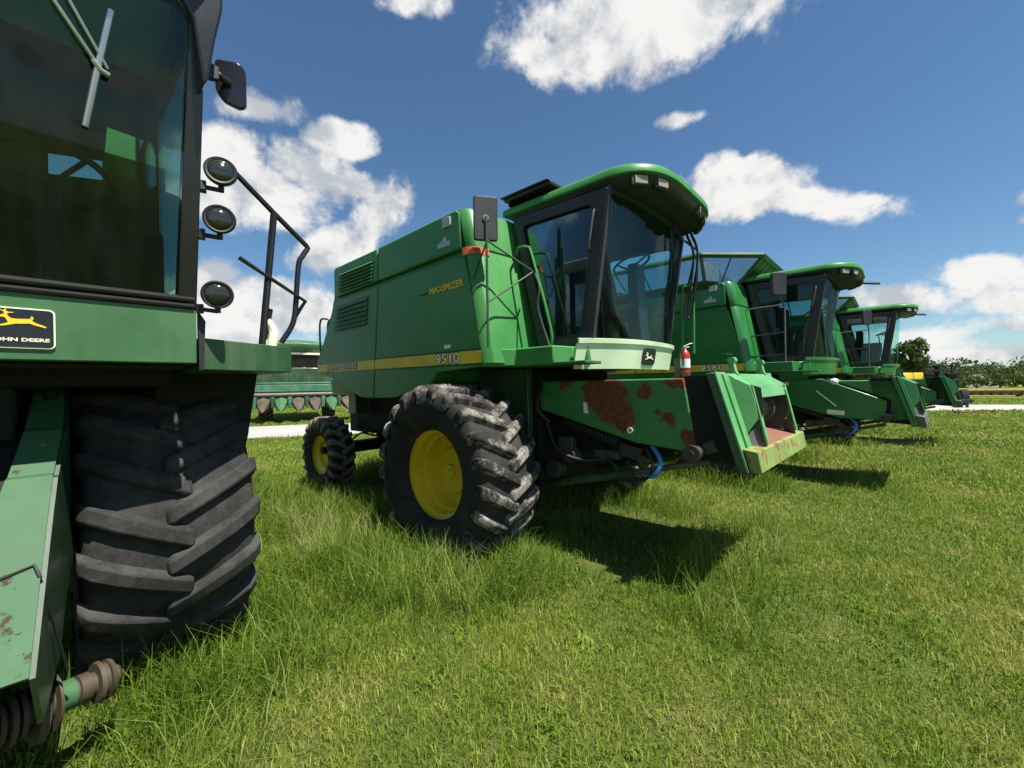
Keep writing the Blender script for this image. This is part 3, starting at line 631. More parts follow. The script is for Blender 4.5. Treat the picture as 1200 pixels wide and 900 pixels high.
    for k in range(7):
        a = 2*math.pi*k/7
        g.tube([(2.38+.117*math.cos(a),-.505,1.44+.117*math.sin(a)),(2.38+.117*math.cos(a),.505,1.44+.117*math.sin(a))], .012, 5)
    for v in (-.32, .32): g.lathe([(.11,-.03),(.15,-.03),(.15,.03),(.11,.03)], (2.38,v,1.44), 'y', 24)
    g.build('feed_drum', M['drum'], frame)
    G().box(2.10,2.13,-.60,.60,1.05,1.74).build('mouth_shade_back', M['black'], frame)  # black stands in for the shade deep in the mouth

# ------------------------------------------------------------------ the old combine at the left edge
def old_combine(loc, head):
    P = empty('combine_harvester', loc, R(head), 'old combine with a flat dark windscreen, three round lamps and a black lugged tyre', 'combine', 'combines parked in a row on the grass')
    go = M['green_old']
    G().prism([(-3.6,1.7),(-3.4,3.1),(-3.0,3.3),(-2.2,3.3),(-1.9,2.8),(-.45,2.75),(-.45,1.95),(-.9,1.62),(-2.8,1.5)], 'y', -1.35, 1.35).build('body', go, P, bevel=.02)
    g = G().box(-3.0,.75,-.80,.72,.95,1.80); g.box(-.35,.45,-.80,.84,.45,1.82); g.box(-.5,.80,-.85,1.28,1.72,1.84); g.box(.8,1.13,-.85,1.28,1.80,1.835); g.prism([(-.6,1.2),(.62,1.2),(.62,1.80),(-.6,1.80)], 'y', .85, .80)
    g.build('chassis', M['underside'], P, bevel=.02)
    G().box(-2.2,-.55,.5,1.32,1.05,1.9).build('engine_bay', M['underside'], P)
    # cab -------------------------------------------------------------
    V0, V1 = -.60, 1.315
    def wx(z): return 1.2+(z-2.08)*.2
    fp = G().prism([(1.14,1.828),(1.20,1.828),(1.204,2.10),(1.14,2.10)], 'y', V0, V1).build('cab_front_panel', go, P, bevel=.006)
    G().box(-.30,1.14,V1-.03,V1-.001,1.83,2.10).build('cab_side_panel', go, P, bevel=.006)
    for z, r in ((2.110,.017),(2.142,.017)):
        G().tube([(wx(z)-.004,V0,z),(wx(z)-.004,V1-.01,z)], r, 10).build('window_seal', M['underside'], P)
    gp = [(-.56,2.155),(1.20,2.155),(1.235,2.19),(1.255,3.36),(1.16,3.47),(-.56,3.55)]
    G().add([(wx(z)+.0, v, z) for v, z in gp]+[(wx(z)-.006, v, z) for v, z in gp], [tuple(range(6)), tuple(range(11,5,-1))]+[(i,(i+1)%6,6+(i+1)%6,6+i) for i in range(6)]).build('windscreen', M['glass_old'], P)
    g = G()
    g.add([(wx(z)+dx, v, z) for dx in (.006,-.07) for v, z in ((1.315,2.09),(1.318,3.62),(1.262,3.62),(1.240,2.15))], [(0,1,2,3),(4,7,6,5),(0,4,5,1),(1,5,6,2),(2,6,7,3),(3,7,4,0)])
    g.add([(wx(z)+dx, v, z) for dx in (.007,-.05) for v, z in ((1.27,3.34),(1.27,3.7),(-.6,3.7),(-.6,3.55),(1.14,3.47))], [(0,1,2,3,4),(9,8,7,6,5),(0,5,6,1),(1,6,7,2),(2,7,8,3),(3,8,9,4),(4,9,5,0)])
    g.box(-.30,1.14,V1-.05,V1,3.40,3.62); g.box(-.32,-.24,V1-.06,V1,2.1,3.6)
    g.build('cab_frame', M['black_gloss'], P, bevel=.006)
    G().box(-.24,1.18,V1-.035,V1-.029,2.12,3.42).build('side_window', M['glass_side'], P)
    # rear bulkhead with a window in its upper corner
    hole = [(.83,2.99),(.83,2.87),(1.07,2.915),(1.255,2.935),(1.275,2.97),(1.275,3.16),(1.25,3.225),(1.06,3.235),(1.045,3.03)]
    rim_ = [(-.60,3.4),(-.60,1.95),(1.07,1.95),(1.20,1.95),(1.284,1.96),(1.284,3.2),(1.284,3.60),(1.0,3.62),(.2,3.62)]
    G().ring(rim_, hole, 'x', .40, .43).build('rear_bulkhead', M['charcoal'], P)
    G().prism([(1.10,3.30),(1.33,3.36),(1.33,3.95),(1.10,3.95)], 'x', -.62, -.55).build('tank_corner', M['green'], P)
    G().prism([(1.10,2.7),(1.33,2.7),(1.33,3.36),(1.10,3.30)], 'x', -.625, -.555).build('tank_corner_lower', M['green_dark'], P)
    G().box(.42,1.12,-.58,1.27,1.90,1.96).build('cab_floor', M['black'], P)
    G().loft([[(x, v, z) for x, v in ((-.4,-.65),(1.62,-.65),(1.62,1.0),(1.60,1.22),(1.50,1.34),(-.4,1.34))] for z in (3.60,)]+[[(x, v, z) for x, v in ((-.4,-.65),(1.70,-.65),(1.70,1.0),(1.66,1.28),(1.55,1.38),(-.4,1.38))] for z in (3.66,3.80)]).build('cab_roof', M['cream'], P, bevel=.03)
    G().loft([[(x, v, 3.56) for x, v in ((1.40,-.63),(1.52,-.63),(1.52,1.0),(1.50,1.2),(1.44,1.30),(1.2,1.32),(1.2,-.6))], [(x, v, 3.66) for x, v in ((1.40,-.63),(1.64,-.63),(1.64,1.0),(1.62,1.24),(1.52,1.35),(1.2,1.34),(1.2,-.6))]]).build('roof_visor', M['black'], P)
    g = G().box(.44,.58,.02,.56,2.45,3.1); g.box(.46,.85,.02,.56,2.36,2.48); g.box(.5,.8,.2,.45,1.96,2.36)
    g.build('seat', M['fabric'], P, bevel=.04)
    c = Vector((.80,.83,2.72)); u = Vector((.84,0,.40)); w_ = Vector((0,1,0))
    g = G().tube([c+(u*math.cos(a)+w_*math.sin(a))*.22 for a in [2*math.pi*i/32 for i in range(33)]], .016, 8)
    for a in (.6, 2.7, 4.8): g.tube([c-Vector((.02,0,.03)), c+(u*math.cos(a)+w_*math.sin(a))*.215], .012, 6)
    g.tube([c-Vector((.02,0,.03)), (.98,.83,1.98)], .045, 12)
    g.build('steering_wheel', M['black'], P)
    G().box(.2,.9,.98,1.24,1.98,2.55).build('side_console', M['charcoal'], P, bevel=.03)
    G().prism([(1.300,3.06),(1.318,3.10),(1.345,3.28),(1.375,3.44),(1.385,3.60),(1.20,3.60),(1.22,3.42),(1.265,3.34)], 'x', 1.30, 1.50).build('visor_gusset', M['black_gloss'], P, bevel=.01)
    # wiper ----------------------------------------------------------------
    def on(v, z, d=.03): return (wx(z)+d, v, z)
    g = G().tube([on(.72,3.56),on(.849,3.173),on(.971,3.002)], .007); g.tube([on(.76,3.58),on(.889,3.197),on(.996,3.008)], .006); g.tube([on(.955,3.02),on(.975,2.99,.036),on(1.0,2.985)], .011)
    ar = g.build('wiper_arm', M['steel'], P)
    g = G().tube([on(1.006,3.231,.02),on(.962,2.966,.03),on(.932,2.77,.02)], .011); g.tube([on(.996,3.17,.012),on(.94,2.82,.012)], .008)
    g.build('wiper_blade', M['steel'], ar)
    # emblem plate ---------------------------------------------------------------
    def pf(v0, v1, z0, z1, x): return lambda a, t, d: Vector((x+d, v0+(v1-v0)*a, z0+(z1-z0)*t))
    ep = G().prism(rounded(.655,.842,1.875,2.035,.018), 'x', 1.203, 1.210).build('emblem_plate', M['cream'], fp)
    G().prism(rounded(.660,.837,1.880,2.030,.015), 'x', 1.209, 1.212).build('emblem_field', M['black_gloss'], ep)
    deer(M['yellow_flat'], ep, pf(.690,.818,1.945,2.030,1.2125), depth=.002)
    lettering('JOHN DEERE', M['cream'], ep, pf(.672,.826,1.898,1.916,1.2125), bold=.025, depth=.0015)
    # mirror and the three lamps on the corner post --------------------------------
    g = G().prism([(1.285,3.19),(1.40,3.22),(1.40,3.285),(1.285,3.30)], 'x', 1.30, 1.33); g.cyl((1.32,1.39,3.25),(1.27,1.455,3.262), .018, 10)
    ma = g.build('mirror_arm', M['black'], P, bevel=.006)
    mi = G().prism(roundpoly([(-.085,.125),(.05,.145),(.085,.10),(.085,-.115),(.05,-.14),(-.04,-.12),(-.085,-.06)], .03), 'x', -.02, .02).build('mirror', M['black_gloss'], ma, bevel=.008)
    mi.scale = (.8,.78,.80); mi.location = (1.26,1.465,3.265); mi.rotation_euler = (0,R(6),R(-18))
    for k, (z, tz) in enumerate(((2.77,0),(2.545,-.05),(2.18,-.12))):
        x = 1.20+(z-2.08)*.17
        la = G().lathe([(.0001,-.075),(.05,-.07),(.076,-.035),(.086,-.008),(.088,.012),(.080,.022),(.068,.018)], (0,0,0), 'x', 28).build('work_lamp', M['black'], P)
        la.scale = (.80,.80,.80); la.location = (x+.01, 1.398, z); la.rotation_euler = (0, R(-4+6*k), R(-14))
        G().lathe([(.070,.010),(.060,.024),(.035,.036),(.0001,.040)], (0,0,0), 'x', 28).build('lamp_lens', M['lens_dark'], la)
        g = G().cyl((-.03,0,-.075),(-.03,0,-.115), .016, 10); g.cyl((-.03,0,-.105),(-.05,-.115,-.095), .014, 10); g.box(-.075,-.02,-.125,-.075,-.125,-.065)
        g.build('lamp_bracket', M['black'], la, bevel=.003)
    # platform and hand rails -------------------------------------------------------
    G().prism([(1.15,1.335),(1.15,1.342),(.86,1.88),(-.2,1.88),(-.2,1.335)], 'z', 1.80, 1.965).build('platform', M['green_mid'], P, bevel=.008)
    G().prism([(1.332,1.80),(1.332,2.10),(1.362,2.05),(1.352,1.80)], 'x', 1.12, 1.15).build('platform_end', M['black'], P)
    G().prism([(1.25,1.2),(1.25,1.82),(1.80,1.82),(1.74,1.42),(1.70,1.2)], 'x', .42, .46).build('platform_apron', M['underside'], P)
    X = .80
    g = G().tube([(X,1.60,3.02),(X,1.81,2.84),(X,2.01,2.675)]+bez([(X,2.02,2.66),(X,1.985,2.60),(X,1.955,2.52),(X,1.93,2.21),(X,1.90,2.10),(X,1.84,2.0)], 4), .017, 10)
    g.tube([(X,1.81,2.84),(X+.02,1.72,1.96)], .021, 10)
    g.tube([(X+.03,1.60,2.50),(X+.03,1.985,2.285),(X+.0,1.93,2.18)], .014, 10)
    g.tube([(X-.05,1.76,2.02),(X-.06,1.80,2.22)], .015, 8)
    g.build('handrail', M['black_gloss'], P)
    G().tube(bez([(X-.06,1.80,1.95),(X-.06,1.81,2.05),(X-.06,1.80,2.10),(X-.06,1.77,2.14)], 3), .030, 10).build('rail_stop', M['cream'], P)
    # feeder house and its drive shaft ----------------------------------------------
    rows = [[(.50,.775,1.72),(.50,.87,1.72)], [(.68,.755,1.59),(.70,.868,1.585)], [(.80,.745,1.515),(.80,.862,1.515)], [(.84,.742,1.508),(.84,.86,1.508)], [(1.0,.70,1.33),(1.0,.83,1.33)], [(1.03,.695,1.325),(1.03,.828,1.325)], [(1.14,.66,1.18),(1.14,.812,1.18)], [(1.55,.46,.72),(1.55,.765,.715)]]
    G().grid(rows, .02).build('feeder_house', M['green_pale'], P, smooth=20)
    G().grid([[b, (b[0]-.10, b[1]+.015, max(.5, b[2]-.62))] for a, b in rows], .015).build('feeder_side', M['green_dark'], P)
    G().grid([[(a[0]-.06, -.62, a[2]-.10), (a[0]-.03, a[1]-.005, a[2]-.06), (a[0]-.03, a[1]+.01, a[2]-.03)] for a, b in rows], .015).build('feeder_shade_sheet', M['underside'], P)  # near-black sheet stands in for the shade beside the feeder
    for x, v, z in ((.90,.80,1.455),(1.20,.77,1.118),(1.20,.69,1.118),(1.45,.74,.838)):
        G().lathe([(.0001,.0),(.013,.0),(.013,.012),(.0001,.014)], (x,v,z), 'z', 8).build('bolt', M['iron'], P)
    G().box(-.1,.9,-.6,.78,.55,1.1).build('feeder_underside', M['underside'], P)
    g = G().tube([(1.36,.50,.945),(1.33,.60,.995),(1.315,.70,1.015),(1.30,.775,1.035),(1.33,.79,.99)], .007); g.tube([(1.33,.79,.99),(1.22,.86,.55)], .005)
    g.build('tie_wire', M['black'], P)
    g = G()
    a = Vector((1.15,.60,.40)); b = Vector((1.02,1.06,.36)); d = (b-a)
    prof = [(0,.05),(.06,.055)]
    for t, r in ((.09,.10),(.15,.085),(.21,.10),(.27,.09)): prof += [(t-.022,.058),(t-.018,r),(t+.014,r),(t+.018,.058)]
    prof += [(.33,.06),(.335,.125),(.355,.135),(.385,.135),(.40,.12),(.405,.075),(.45,.07),(.455,.115),(.475,.115),(.48,.055),(.60,.050),(.62,.05),(.625,.062),(.70,.062),(.705,.05),(.74,.05),(.745,.085),(.775,.090),(.78,.07),(.82,.07),(.825,.085),(.86,.08),(.865,.050),(.90,.048),(.92,.04)]
    g.tube([a+d*t for t, r in prof], [r for t, r in prof], 18)
    sh = g.build('drive_shaft', M['mudmetal'], P, smooth=30)
    g = G().tube([a+d*.505, a+d*.60], .062, 18); g.build('shaft_collar', M['green_pale'], sh)
    G().tube([(1.25,.55,.85),(1.22,.56,.25)], .02).build('shaft_hanger', M['iron'], sh)
    wheel(P, (0,1.295,.875), .900, .775, 20, .435, 1, 'rubber_clean', name='front_wheel', lug_h=.050)
    wheel(P, (0,-1.295,.875), .900, .775, 20, .435, -1, 'rubber_clean', name='front_wheel', lug_h=.050)
    wheel(P, (-3.4,1.10,.64), .66, .42, 20, .325, 1, 'rubber_mud', dish=.14, lug_h=.045, name='rear_wheel')
    G().cyl((0,-1.2,.87),(0,1.2,.87), .13, 20).build('front_axle', M['underside'], P)
    G().cyl((-3.4,-1.0,.66),(-3.4,1.0,.66), .08, 14).build('rear_axle', M['underside'], P)
    return P

# ------------------------------------------------------------------ camera
FPX, ROLL, EYE = 485.0, R(1.0), 1.70
cam = bpy.data.cameras.new('camera'); cam.sensor_width = 36; cam.lens = FPX/1200*36; cam.clip_start = .05; cam.clip_end = 6000
co = bpy.data.objects.new('camera', cam); COL.objects.link(co); SC.camera = co
rt = Vector((math.cos(ROLL), 0, -math.sin(ROLL))); up = Vector((math.sin(ROLL), 0, math.cos(ROLL))); bk = rt.cross(up)
co.matrix_world = Matrix(((rt.x, up.x, bk.x, 0), (rt.y, up.y, bk.y, 0), (rt.z, up.z, bk.z, EYE), (0, 0, 0, 1)))
def direction(px, py):
    xc, yc = (px-600)/FPX, (450-py)/FPX
    return Vector((xc*math.cos(ROLL)+yc*math.sin(ROLL), 1, -xc*math.sin(ROLL)+yc*math.cos(ROLL))).normalized()

# ------------------------------------------------------------------ sun and sky
SUN_EL, SUN_AZ = R(63), R(-40)          # azimuth as an angle from +X
sd = Vector((math.cos(SUN_EL)*math.cos(SUN_AZ), math.cos(SUN_EL)*math.sin(SUN_AZ), math.sin(SUN_EL)))
sl = bpy.data.lights.new('sun', 'SUN'); sl.energy = 5.0; sl.angle = R(.53); sl.color = (1, .955, .88)
so = bpy.data.objects.new('sun', sl); COL.objects.link(so); so.rotation_euler = (-sd).to_track_quat('-Z', 'Y').to_euler()
wd = bpy.data.worlds.new('World'); SC.world = wd; wd.use_nodes = True
nt = wd.node_tree; nt.nodes.clear(); n = N(nt)
sky = n('ShaderNodeTexSky', sky_type='NISHITA'); sky.sun_disc = False; sky.sun_elevation = SUN_EL
sky.sun_rotation = math.atan2(sd.x, sd.y); sky.altitude = 100; sky.air_density = 1.0; sky.dust_density = .25; sky.ozone_density = 2.4
D = n('ShaderNodeTexCoord').outputs['Generated']
# (px, py, half width, half height, tilt, strength): cumulus clouds, each a soft ellipsoid of directions broken up by noise
CL = [(700,40,100,62,0,1),(800,20,105,50,-10,1),(660,62,62,34,0,.95),(745,-25,130,60,0,1),(870,218,74,34,0,1),(945,236,80,20,5,.80),(1000,238,40,9,-8,.6),
      (300,218,88,44,8,1.0),(350,198,70,34,25,.9),(275,172,52,28,0,.9),(396,163,40,23,0,.95),(298,126,58,20,10,.8),(415,218,34,16,10,.7),(450,250,54,26,-40,1.0),(395,292,56,24,-20,.95),(470,228,30,11,-30,.65),
      (300,352,110,32,4,1.05),(350,374,80,20,-8,.9),(255,394,140,17,2,.8),(255,320,40,18,0,.8),(1120,415,110,9,0,.5),(1150,345,70,9,0,.6),(1040,372,60,10,0,.55),(1060,350,75,20,4,.85),(1155,322,62,24,0,.95),(1180,355,60,14,4,.65),(1190,380,55,12,0,.55),(1205,232,26,16,0,.8),(1210,256,30,10,0,.8),
      (795,140,40,9,-8,.42),(480,4,45,16,0,.55),(1040,390,120,14,0,.35),(1120,404,120,10,0,.3),
      (-250,160,220,90,0,1),(-420,330,260,60,0,.9),(1500,150,160,70,0,1),(1600,330,200,60,0,.9)]
mask = None
for (px, py, hw, hh, tilt, st) in CL:
    dc = direction(px, py); u = (direction(px+4, py)-direction(px-4, py))/8; v = (direction(px, py-4)-direction(px, py+4))/8
    a, b = u.length*hw, v.length*hh
    nn = dc; uu = (u - nn*u.dot(nn)).normalized(); vv = nn.cross(uu)
    if vv.dot(v) < 0: vv = -vv
    t = R(-tilt); u2 = uu*math.cos(t)+vv*math.sin(t); v2 = nn.cross(u2)
    e = Matrix((u2, v2, nn)).transposed().to_euler()
    q = n('ShaderNodeMapping', {'Vector': D, 'Location': dc, 'Rotation': e, 'Scale': (a*1.25, b*1.25, 1.0)}, vector_type='TEXTURE').outputs[0]
    l = n('ShaderNodeVectorMath', {0: q}, operation='LENGTH').outputs['Value']
    k = n.math('MULTIPLY', n.math('SUBTRACT', 1.0, l), st)
    mask = k if mask is None else n.math('SMOOTH_MAX', mask, k, .12)
# scattered fair-weather clouds for the rest of the dome (behind the camera)
sep = n('ShaderNodeSeparateXYZ', {0: D})
hz = n.math('ADD', n.math('MAXIMUM', sep.outputs[2], 0.0), .12)
pl = n('ShaderNodeCombineXYZ', {0: n.math('DIVIDE', sep.outputs[0], hz), 1: n.math('DIVIDE', sep.outputs[1], hz), 2: 3.1}).outputs[0]
back = n.math('MULTIPLY', n.smooth(n.math('MULTIPLY', sep.outputs[1], -1.0), -.1, .25), n.math('MULTIPLY', n.math('SUBTRACT', n.noise(pl, .55, 3, .5), .50), 3.2))
back = n.math('SUBTRACT', back, n.math('SUBTRACT', 1.0, n.smooth(n.math('MULTIPLY', sep.outputs[1], -1.0), -.1, .25)))
mask = n.math('MAXIMUM', mask, back)
n1 = n.noise(D, 7.5, 9, .60, .25); n2 = n.noise(D, 24, 6, .60)
up_ = n('ShaderNodeVectorMath', {0: D, 1: tuple(sd*.045+Vector((0,0,.03)))}, operation='ADD').outputs[0]
n1b = n.noise(up_, 7.5, 9, .60, .25)
dens = n.math('ADD', mask, n.math('ADD', n.math('MULTIPLY', n.math('SUBTRACT', n1, .51), 1.9), n.math('MULTIPLY', n.math('SUBTRACT', n2, .5), .45)))
dens = n.math('MULTIPLY', dens, n.smooth(mask, -.55, .05))
alpha = n.smooth(dens, .02, .42)
lit = n.math('ADD', n.math('ADD', .76, n.math('MULTIPLY', n.math('SUBTRACT', n1, n1b), 2.3)), n.math('MULTIPLY', n.smooth(dens, .4, 1.3), -.12))
lit = n.math('MAXIMUM', n.math('MINIMUM', lit, 1.0), .45)
ccol = n.mix(n.smooth(lit, .42, .98), (.56,.60,.66), (1.0,.99,.97))
cb = n('ShaderNodeVectorMath', {0: ccol, 3: 1.0}, operation='SCALE'); cb.inputs['Scale'].default_value = CLOUD = 5.0
skyc = n('ShaderNodeHueSaturation', {'Saturation': 1.06, 'Hue': .5, 'Value': .63, 'Color': sky.outputs[0]}).outputs[0]
skyc = n('ShaderNodeVectorMath', {0: skyc, 1: (.84,1.0,1.05)}, operation='MULTIPLY').outputs[0]
mixc = n.mix(alpha, skyc, cb.outputs[0])
bg = n('ShaderNodeBackground', {'Color': mixc, 'Strength': .10})
n('ShaderNodeOutputWorld', {0: bg.outputs[0]})

# ------------------------------------------------------------------ ground, road
def ground_mat():
    m, nt = new_mat('lawn_soil'); n = N(nt); oc = n('ShaderNodeTexCoord').outputs['Object']
    a = n.noise(oc, .35, 5, .6); b = n.noise(oc, 3.5, 6, .65); c = n.noise(oc, 60, 4, .7)
    col = n.ramp(n.math('ADD', n.math('MULTIPLY', a, .5), n.math('MULTIPLY', b, .5)), [(.32, (.060,.075,.018)), (.5, (.095,.115,.026)), (.68, (.18,.165,.055))])
    col = n.mix(n.smooth(c, .35, .7), n.mix(.45, col, (.035,.042,.012)), col)
    ln = n('ShaderNodeVectorMath', {0: oc}, operation='LENGTH').outputs['Value']
    far = n.smooth(ln, 15, 60)
    fc = n.ramp(n.math('ADD', n.math('MULTIPLY', a, .4), n.math('MULTIPLY', n.noise(oc, .06, 5, .6), .6)), [(.35, (.11,.16,.022)), (.55, (.155,.20,.032)), (.72, (.22,.22,.06))])
    col = n.mix(far, col, fc)
    bp = n('ShaderNodeBump', {'Height': n.math('ADD', c, b), 'Strength': .5, 'Distance': .03})
    p = n('ShaderNodeBsdfPrincipled', {'Base Color': col, 'Roughness': .95, 'Normal': bp.outputs[0], 'Specular IOR Level': .1}); n('ShaderNodeOutputMaterial', {0: p.outputs[0]})
    return m
g = G(); rad = [0,3,8,20,50,120,400,1500,4500]; na = 64
g.add([(0,0,0)], [])
for r_ in rad[1:]:
    g.v += [(r_*math.cos(2*math.pi*k/na), r_*math.sin(2*math.pi*k/na), 0) for k in range(na)]
g.f += [(0, 1+k, 1+(k+1) % na) for k in range(na)]
for i in range(len(rad)-2):
    g.f += [(1+i*na+k, 1+(i+1)*na+k, 1+(i+1)*na+(k+1) % na, 1+i*na+(k+1) % na) for k in range(na)]
gr = g.build('ground', ground_mat()); gr['kind'] = 'structure'
ROADC = bez([(-70,6),(-40,10.5),(-22,13.6),(-9,16.6),(6,20.0),(18,22.8),(25,22.6),(30,20.4),(36,15),(44,4)], 10)
def road_mat():
    m, nt = new_mat('crushed_stone'); n = N(nt); oc = n('ShaderNodeTexCoord').outputs['Object']
    a = n.noise(oc, .5, 5, .6); c = n('ShaderNodeTexVoronoi', {'Vector': oc, 'Scale': 28.0}).outputs['Color']; c = n('ShaderNodeRGBToBW', {0: c}).outputs[0]
    col = n.mix(n.smooth(a, .35, .7), (.36,.345,.31), (.46,.445,.41)); col = n.mix(n.math('MULTIPLY', c, .5), col, (.28,.27,.25))
    bp = n('ShaderNodeBump', {'Height': c, 'Strength': .5, 'Distance': .02})
    p = n('ShaderNodeBsdfPrincipled', {'Base Color': col, 'Roughness': .95, 'Normal': bp.outputs[0], 'Specular IOR Level': .1}); n('ShaderNodeOutputMaterial', {0: p.outputs[0]})
    return m
rows = []
for i, p in enumerate(ROADC):
    a = Vector(ROADC[max(i-1,0)]); b = Vector(ROADC[min(i+1,len(ROADC)-1)]); t = (b-a).normalized(); nn = Vector((-t.y, t.x)); q = Vector(p)
    rows.append([(*(q+nn*w), z) for w, z in ((-2.4+RNG.uniform(-.12,.12),.006),(-1.6,.03),(0,.045),(1.6,.03),(2.4+RNG.uniform(-.12,.12),.006))])
rd = G().grid(rows).build('gravel_road', road_mat()); rd['kind'] = 'structure'
RC = np.array(ROADC)
def road_dist(x, y):
    d = np.full(x.shape, 1e9)
    for i in range(len(RC)-1):
        a, b = RC[i], RC[i+1]; ab = b-a; t = np.clip(((x-a[0])*ab[0]+(y-a[1])*ab[1])/(ab@ab), 0, 1)
        d = np.minimum(d, np.hypot(x-a[0]-t*ab[0], y-a[1]-t*ab[1]))
    return d

# ------------------------------------------------------------------ machines
B_AT, B_H = (.327, 5.276, 0), -42.0
A_AT, A_H = (-3.337, 1.887, 0), -42.0
C_AT, C_H = (4.474, 8.228, -.05), -43.3
D_AT, D_H = (9.026, 11.945, -.06), -42.7
old_combine(A_AT, A_H)
combine('combine_harvester', B_AT, B_H, 'muddy combine with big rust patches on its feeder house and a pale cab shield', '9510', 'MAXIMIZER', rusty=True)
combine('combine_harvester', C_AT, C_H, 'glossy combine with a flared, windowed grain tank extension, directly behind the rust patched one', '9560', None, ext=True, rails=True, clean='green_clean')
combine('combine_harvester', D_AT, D_H, 'farthest combine of the row, half hidden behind the one with the flared grain tank extension', None, None, ext=True, rails=True, clean='green_clean')
# fire extinguisher on the rusty combine's deck
def bw(x, v, z):
    a = R(B_H); return Vector((B_AT[0]+x*math.cos(a)-v*math.sin(a), B_AT[1]+x*math.sin(a)+v*math.cos(a), z))
fx = empty('fire_extinguisher', bw(1.77,.20,1.735), R(B_H), 'small red fire extinguisher with a white label on the rust patched combine', 'fire extinguisher')
G().lathe([(.0001,.0),(.040,.0),(.048,.012),(.048,.225),(.042,.255),(.022,.275),(.016,.29),(.0001,.29)], (0,0,0), 'z', 24).build('cylinder', M['red'], fx)
G().lathe([(.0485,.10),(.0495,.10),(.0495,.19),(.0485,.19)], (0,0,0), 'z', 24).build('paper_label', M['white'], fx)
g = G().cyl((0,0,.285),(0,0,.315), .016, 12); g.tube([(-.01,0,.318),(.03,.045,.345),(.05,.075,.350)], .007); g.tube([(-.01,0,.305),(.03,.04,.312)], .006)
g.build('valve_handle', M['steel'], fx)
G().tube(bez([(0,-.012,.305),(-.01,-.055,.29),(.0,-.062,.2),(.0,-.056,.12)], 4), .008).build('discharge_hose', M['black'], fx)
g = G(); g.lathe([(.0492,.05),(.053,.05),(.053,.07),(.0492,.07)], (0,0,0), 'z', 24); g.box(-.10,-.045,-.03,.03,-.01,.2); g.box(-.10,.04,-.045,.045,-.012,-.001)
g.build('wall_bracket', M['iron'], fx)

# far combine with a corn head across the road, seen between the two nearest machines
F = empty('combine_harvester', (-11.7, 22.6, 0), R(-62), 'distant combine with a corn head and a round orange lamp, seen across the gravel road', 'combine')
G().prism([(-5,1.6),(-4.6,3.3),(-.6,3.5),(-.5,1.9),(-1.2,1.4)], 'y', -1.5, 1.5).build('body', M['green_dark'], F, bevel=.03)
G().prism([(-.6,1.9),(.95,1.9),(1.15,3.42),(-.6,3.42)], 'y', -1.25, .95).build('cab', M['black_gloss'], F, bevel=.03)
G().box(-.3,.2,.96,1.15,2.0,3.4).build('cab_corner_post', M['teal'], F)
G().loft([[(x, y, z) for x, y in ((-1.0,-w),(1.1+d,-w*.9),(1.35+d,0),(1.1+d,w*.9),(-1.0,w))] for w, d, z in ((1.15,-.1,3.55),(1.42,.1,3.80),(1.45,.12,3.98),(1.3,0,4.12),(.7,-.3,4.2))]).build('cab_roof', M['green_old'], F, bevel=.02)
G().box(-.8,1.22,-1.15,1.15,3.43,3.53).build('roof_edge_strip', M['cream'], F)
b = G().lathe([(.0001,.0),(.13,.0),(.15,.03),(.15,.06),(.11,.08),(.0001,.09)], (1.08,.30,2.62), 'x', 24).build('signal_lamp', M['orange'], F)
G().lathe([(.0001,.085),(.06,.085),(.05,.105),(.0001,.11)], (1.08,.30,2.62), 'x', 16).build('lamp_lens', M['red'], b)
wheel(F, (0,-1.5,.86), .88, .6, 20, .43, -1, 'rubber_mud', name='front_wheel'); wheel(F, (0,1.5,.86), .88, .6, 20, .43, 1, 'rubber_mud', name='front_wheel')
g = G().box(1.5,1.75,-3.1,3.1,1.50,1.86); g.box(1.45,1.6,-3.1,3.1,.8,1.50); g.prism([(.6,1.0),(1.5,.9),(1.5,1.5),(.6,1.8)], 'y', -.6, .6); g.box(1.5,1.62,-3.15,3.15,1.90,1.98)
G().box(-.4,1.2,-2.6,2.2,1.15,2.75).build('feeder_mass', M['green_dark'], F, bevel=.05)
hd = g.build('corn_head', M['teal'], F, bevel=.02)
G().cyl((1.85,-3.0,1.36),(1.85,3.0,1.36), .10, 16).build('cross_auger', M['iron'], hd)
for k in range(9):
    v = -3.04+.76*k; pts = [[(1.75,v+y,z) for y, z in ((-.24,.80),(-.27,1.16),(0,1.30),(.27,1.16),(.24,.80))], [(2.3,v+y,z) for y, z in ((-.24,.70),(-.26,.98),(0,1.10),(.26,.98),(.24,.70))], [(2.9,v+y,z) for y, z in ((-.12,.60),(-.12,.72),(0,.78),(.12,.72),(.12,.60))], [(3.2,v+y,z) for y, z in ((-.04,.56),(-.04,.60),(0,.63),(.04,.60),(.04,.56))]]
    G().loft(pts).build('row_snout', M['terracotta' if k % 3 else 'green_old'], hd, bevel=.05)
    G().box(1.6,2.0,v+.30,v+.46,.70,1.25).build('row_unit', M['teal' if k % 2 else 'green_dark'], hd, bevel=.02)

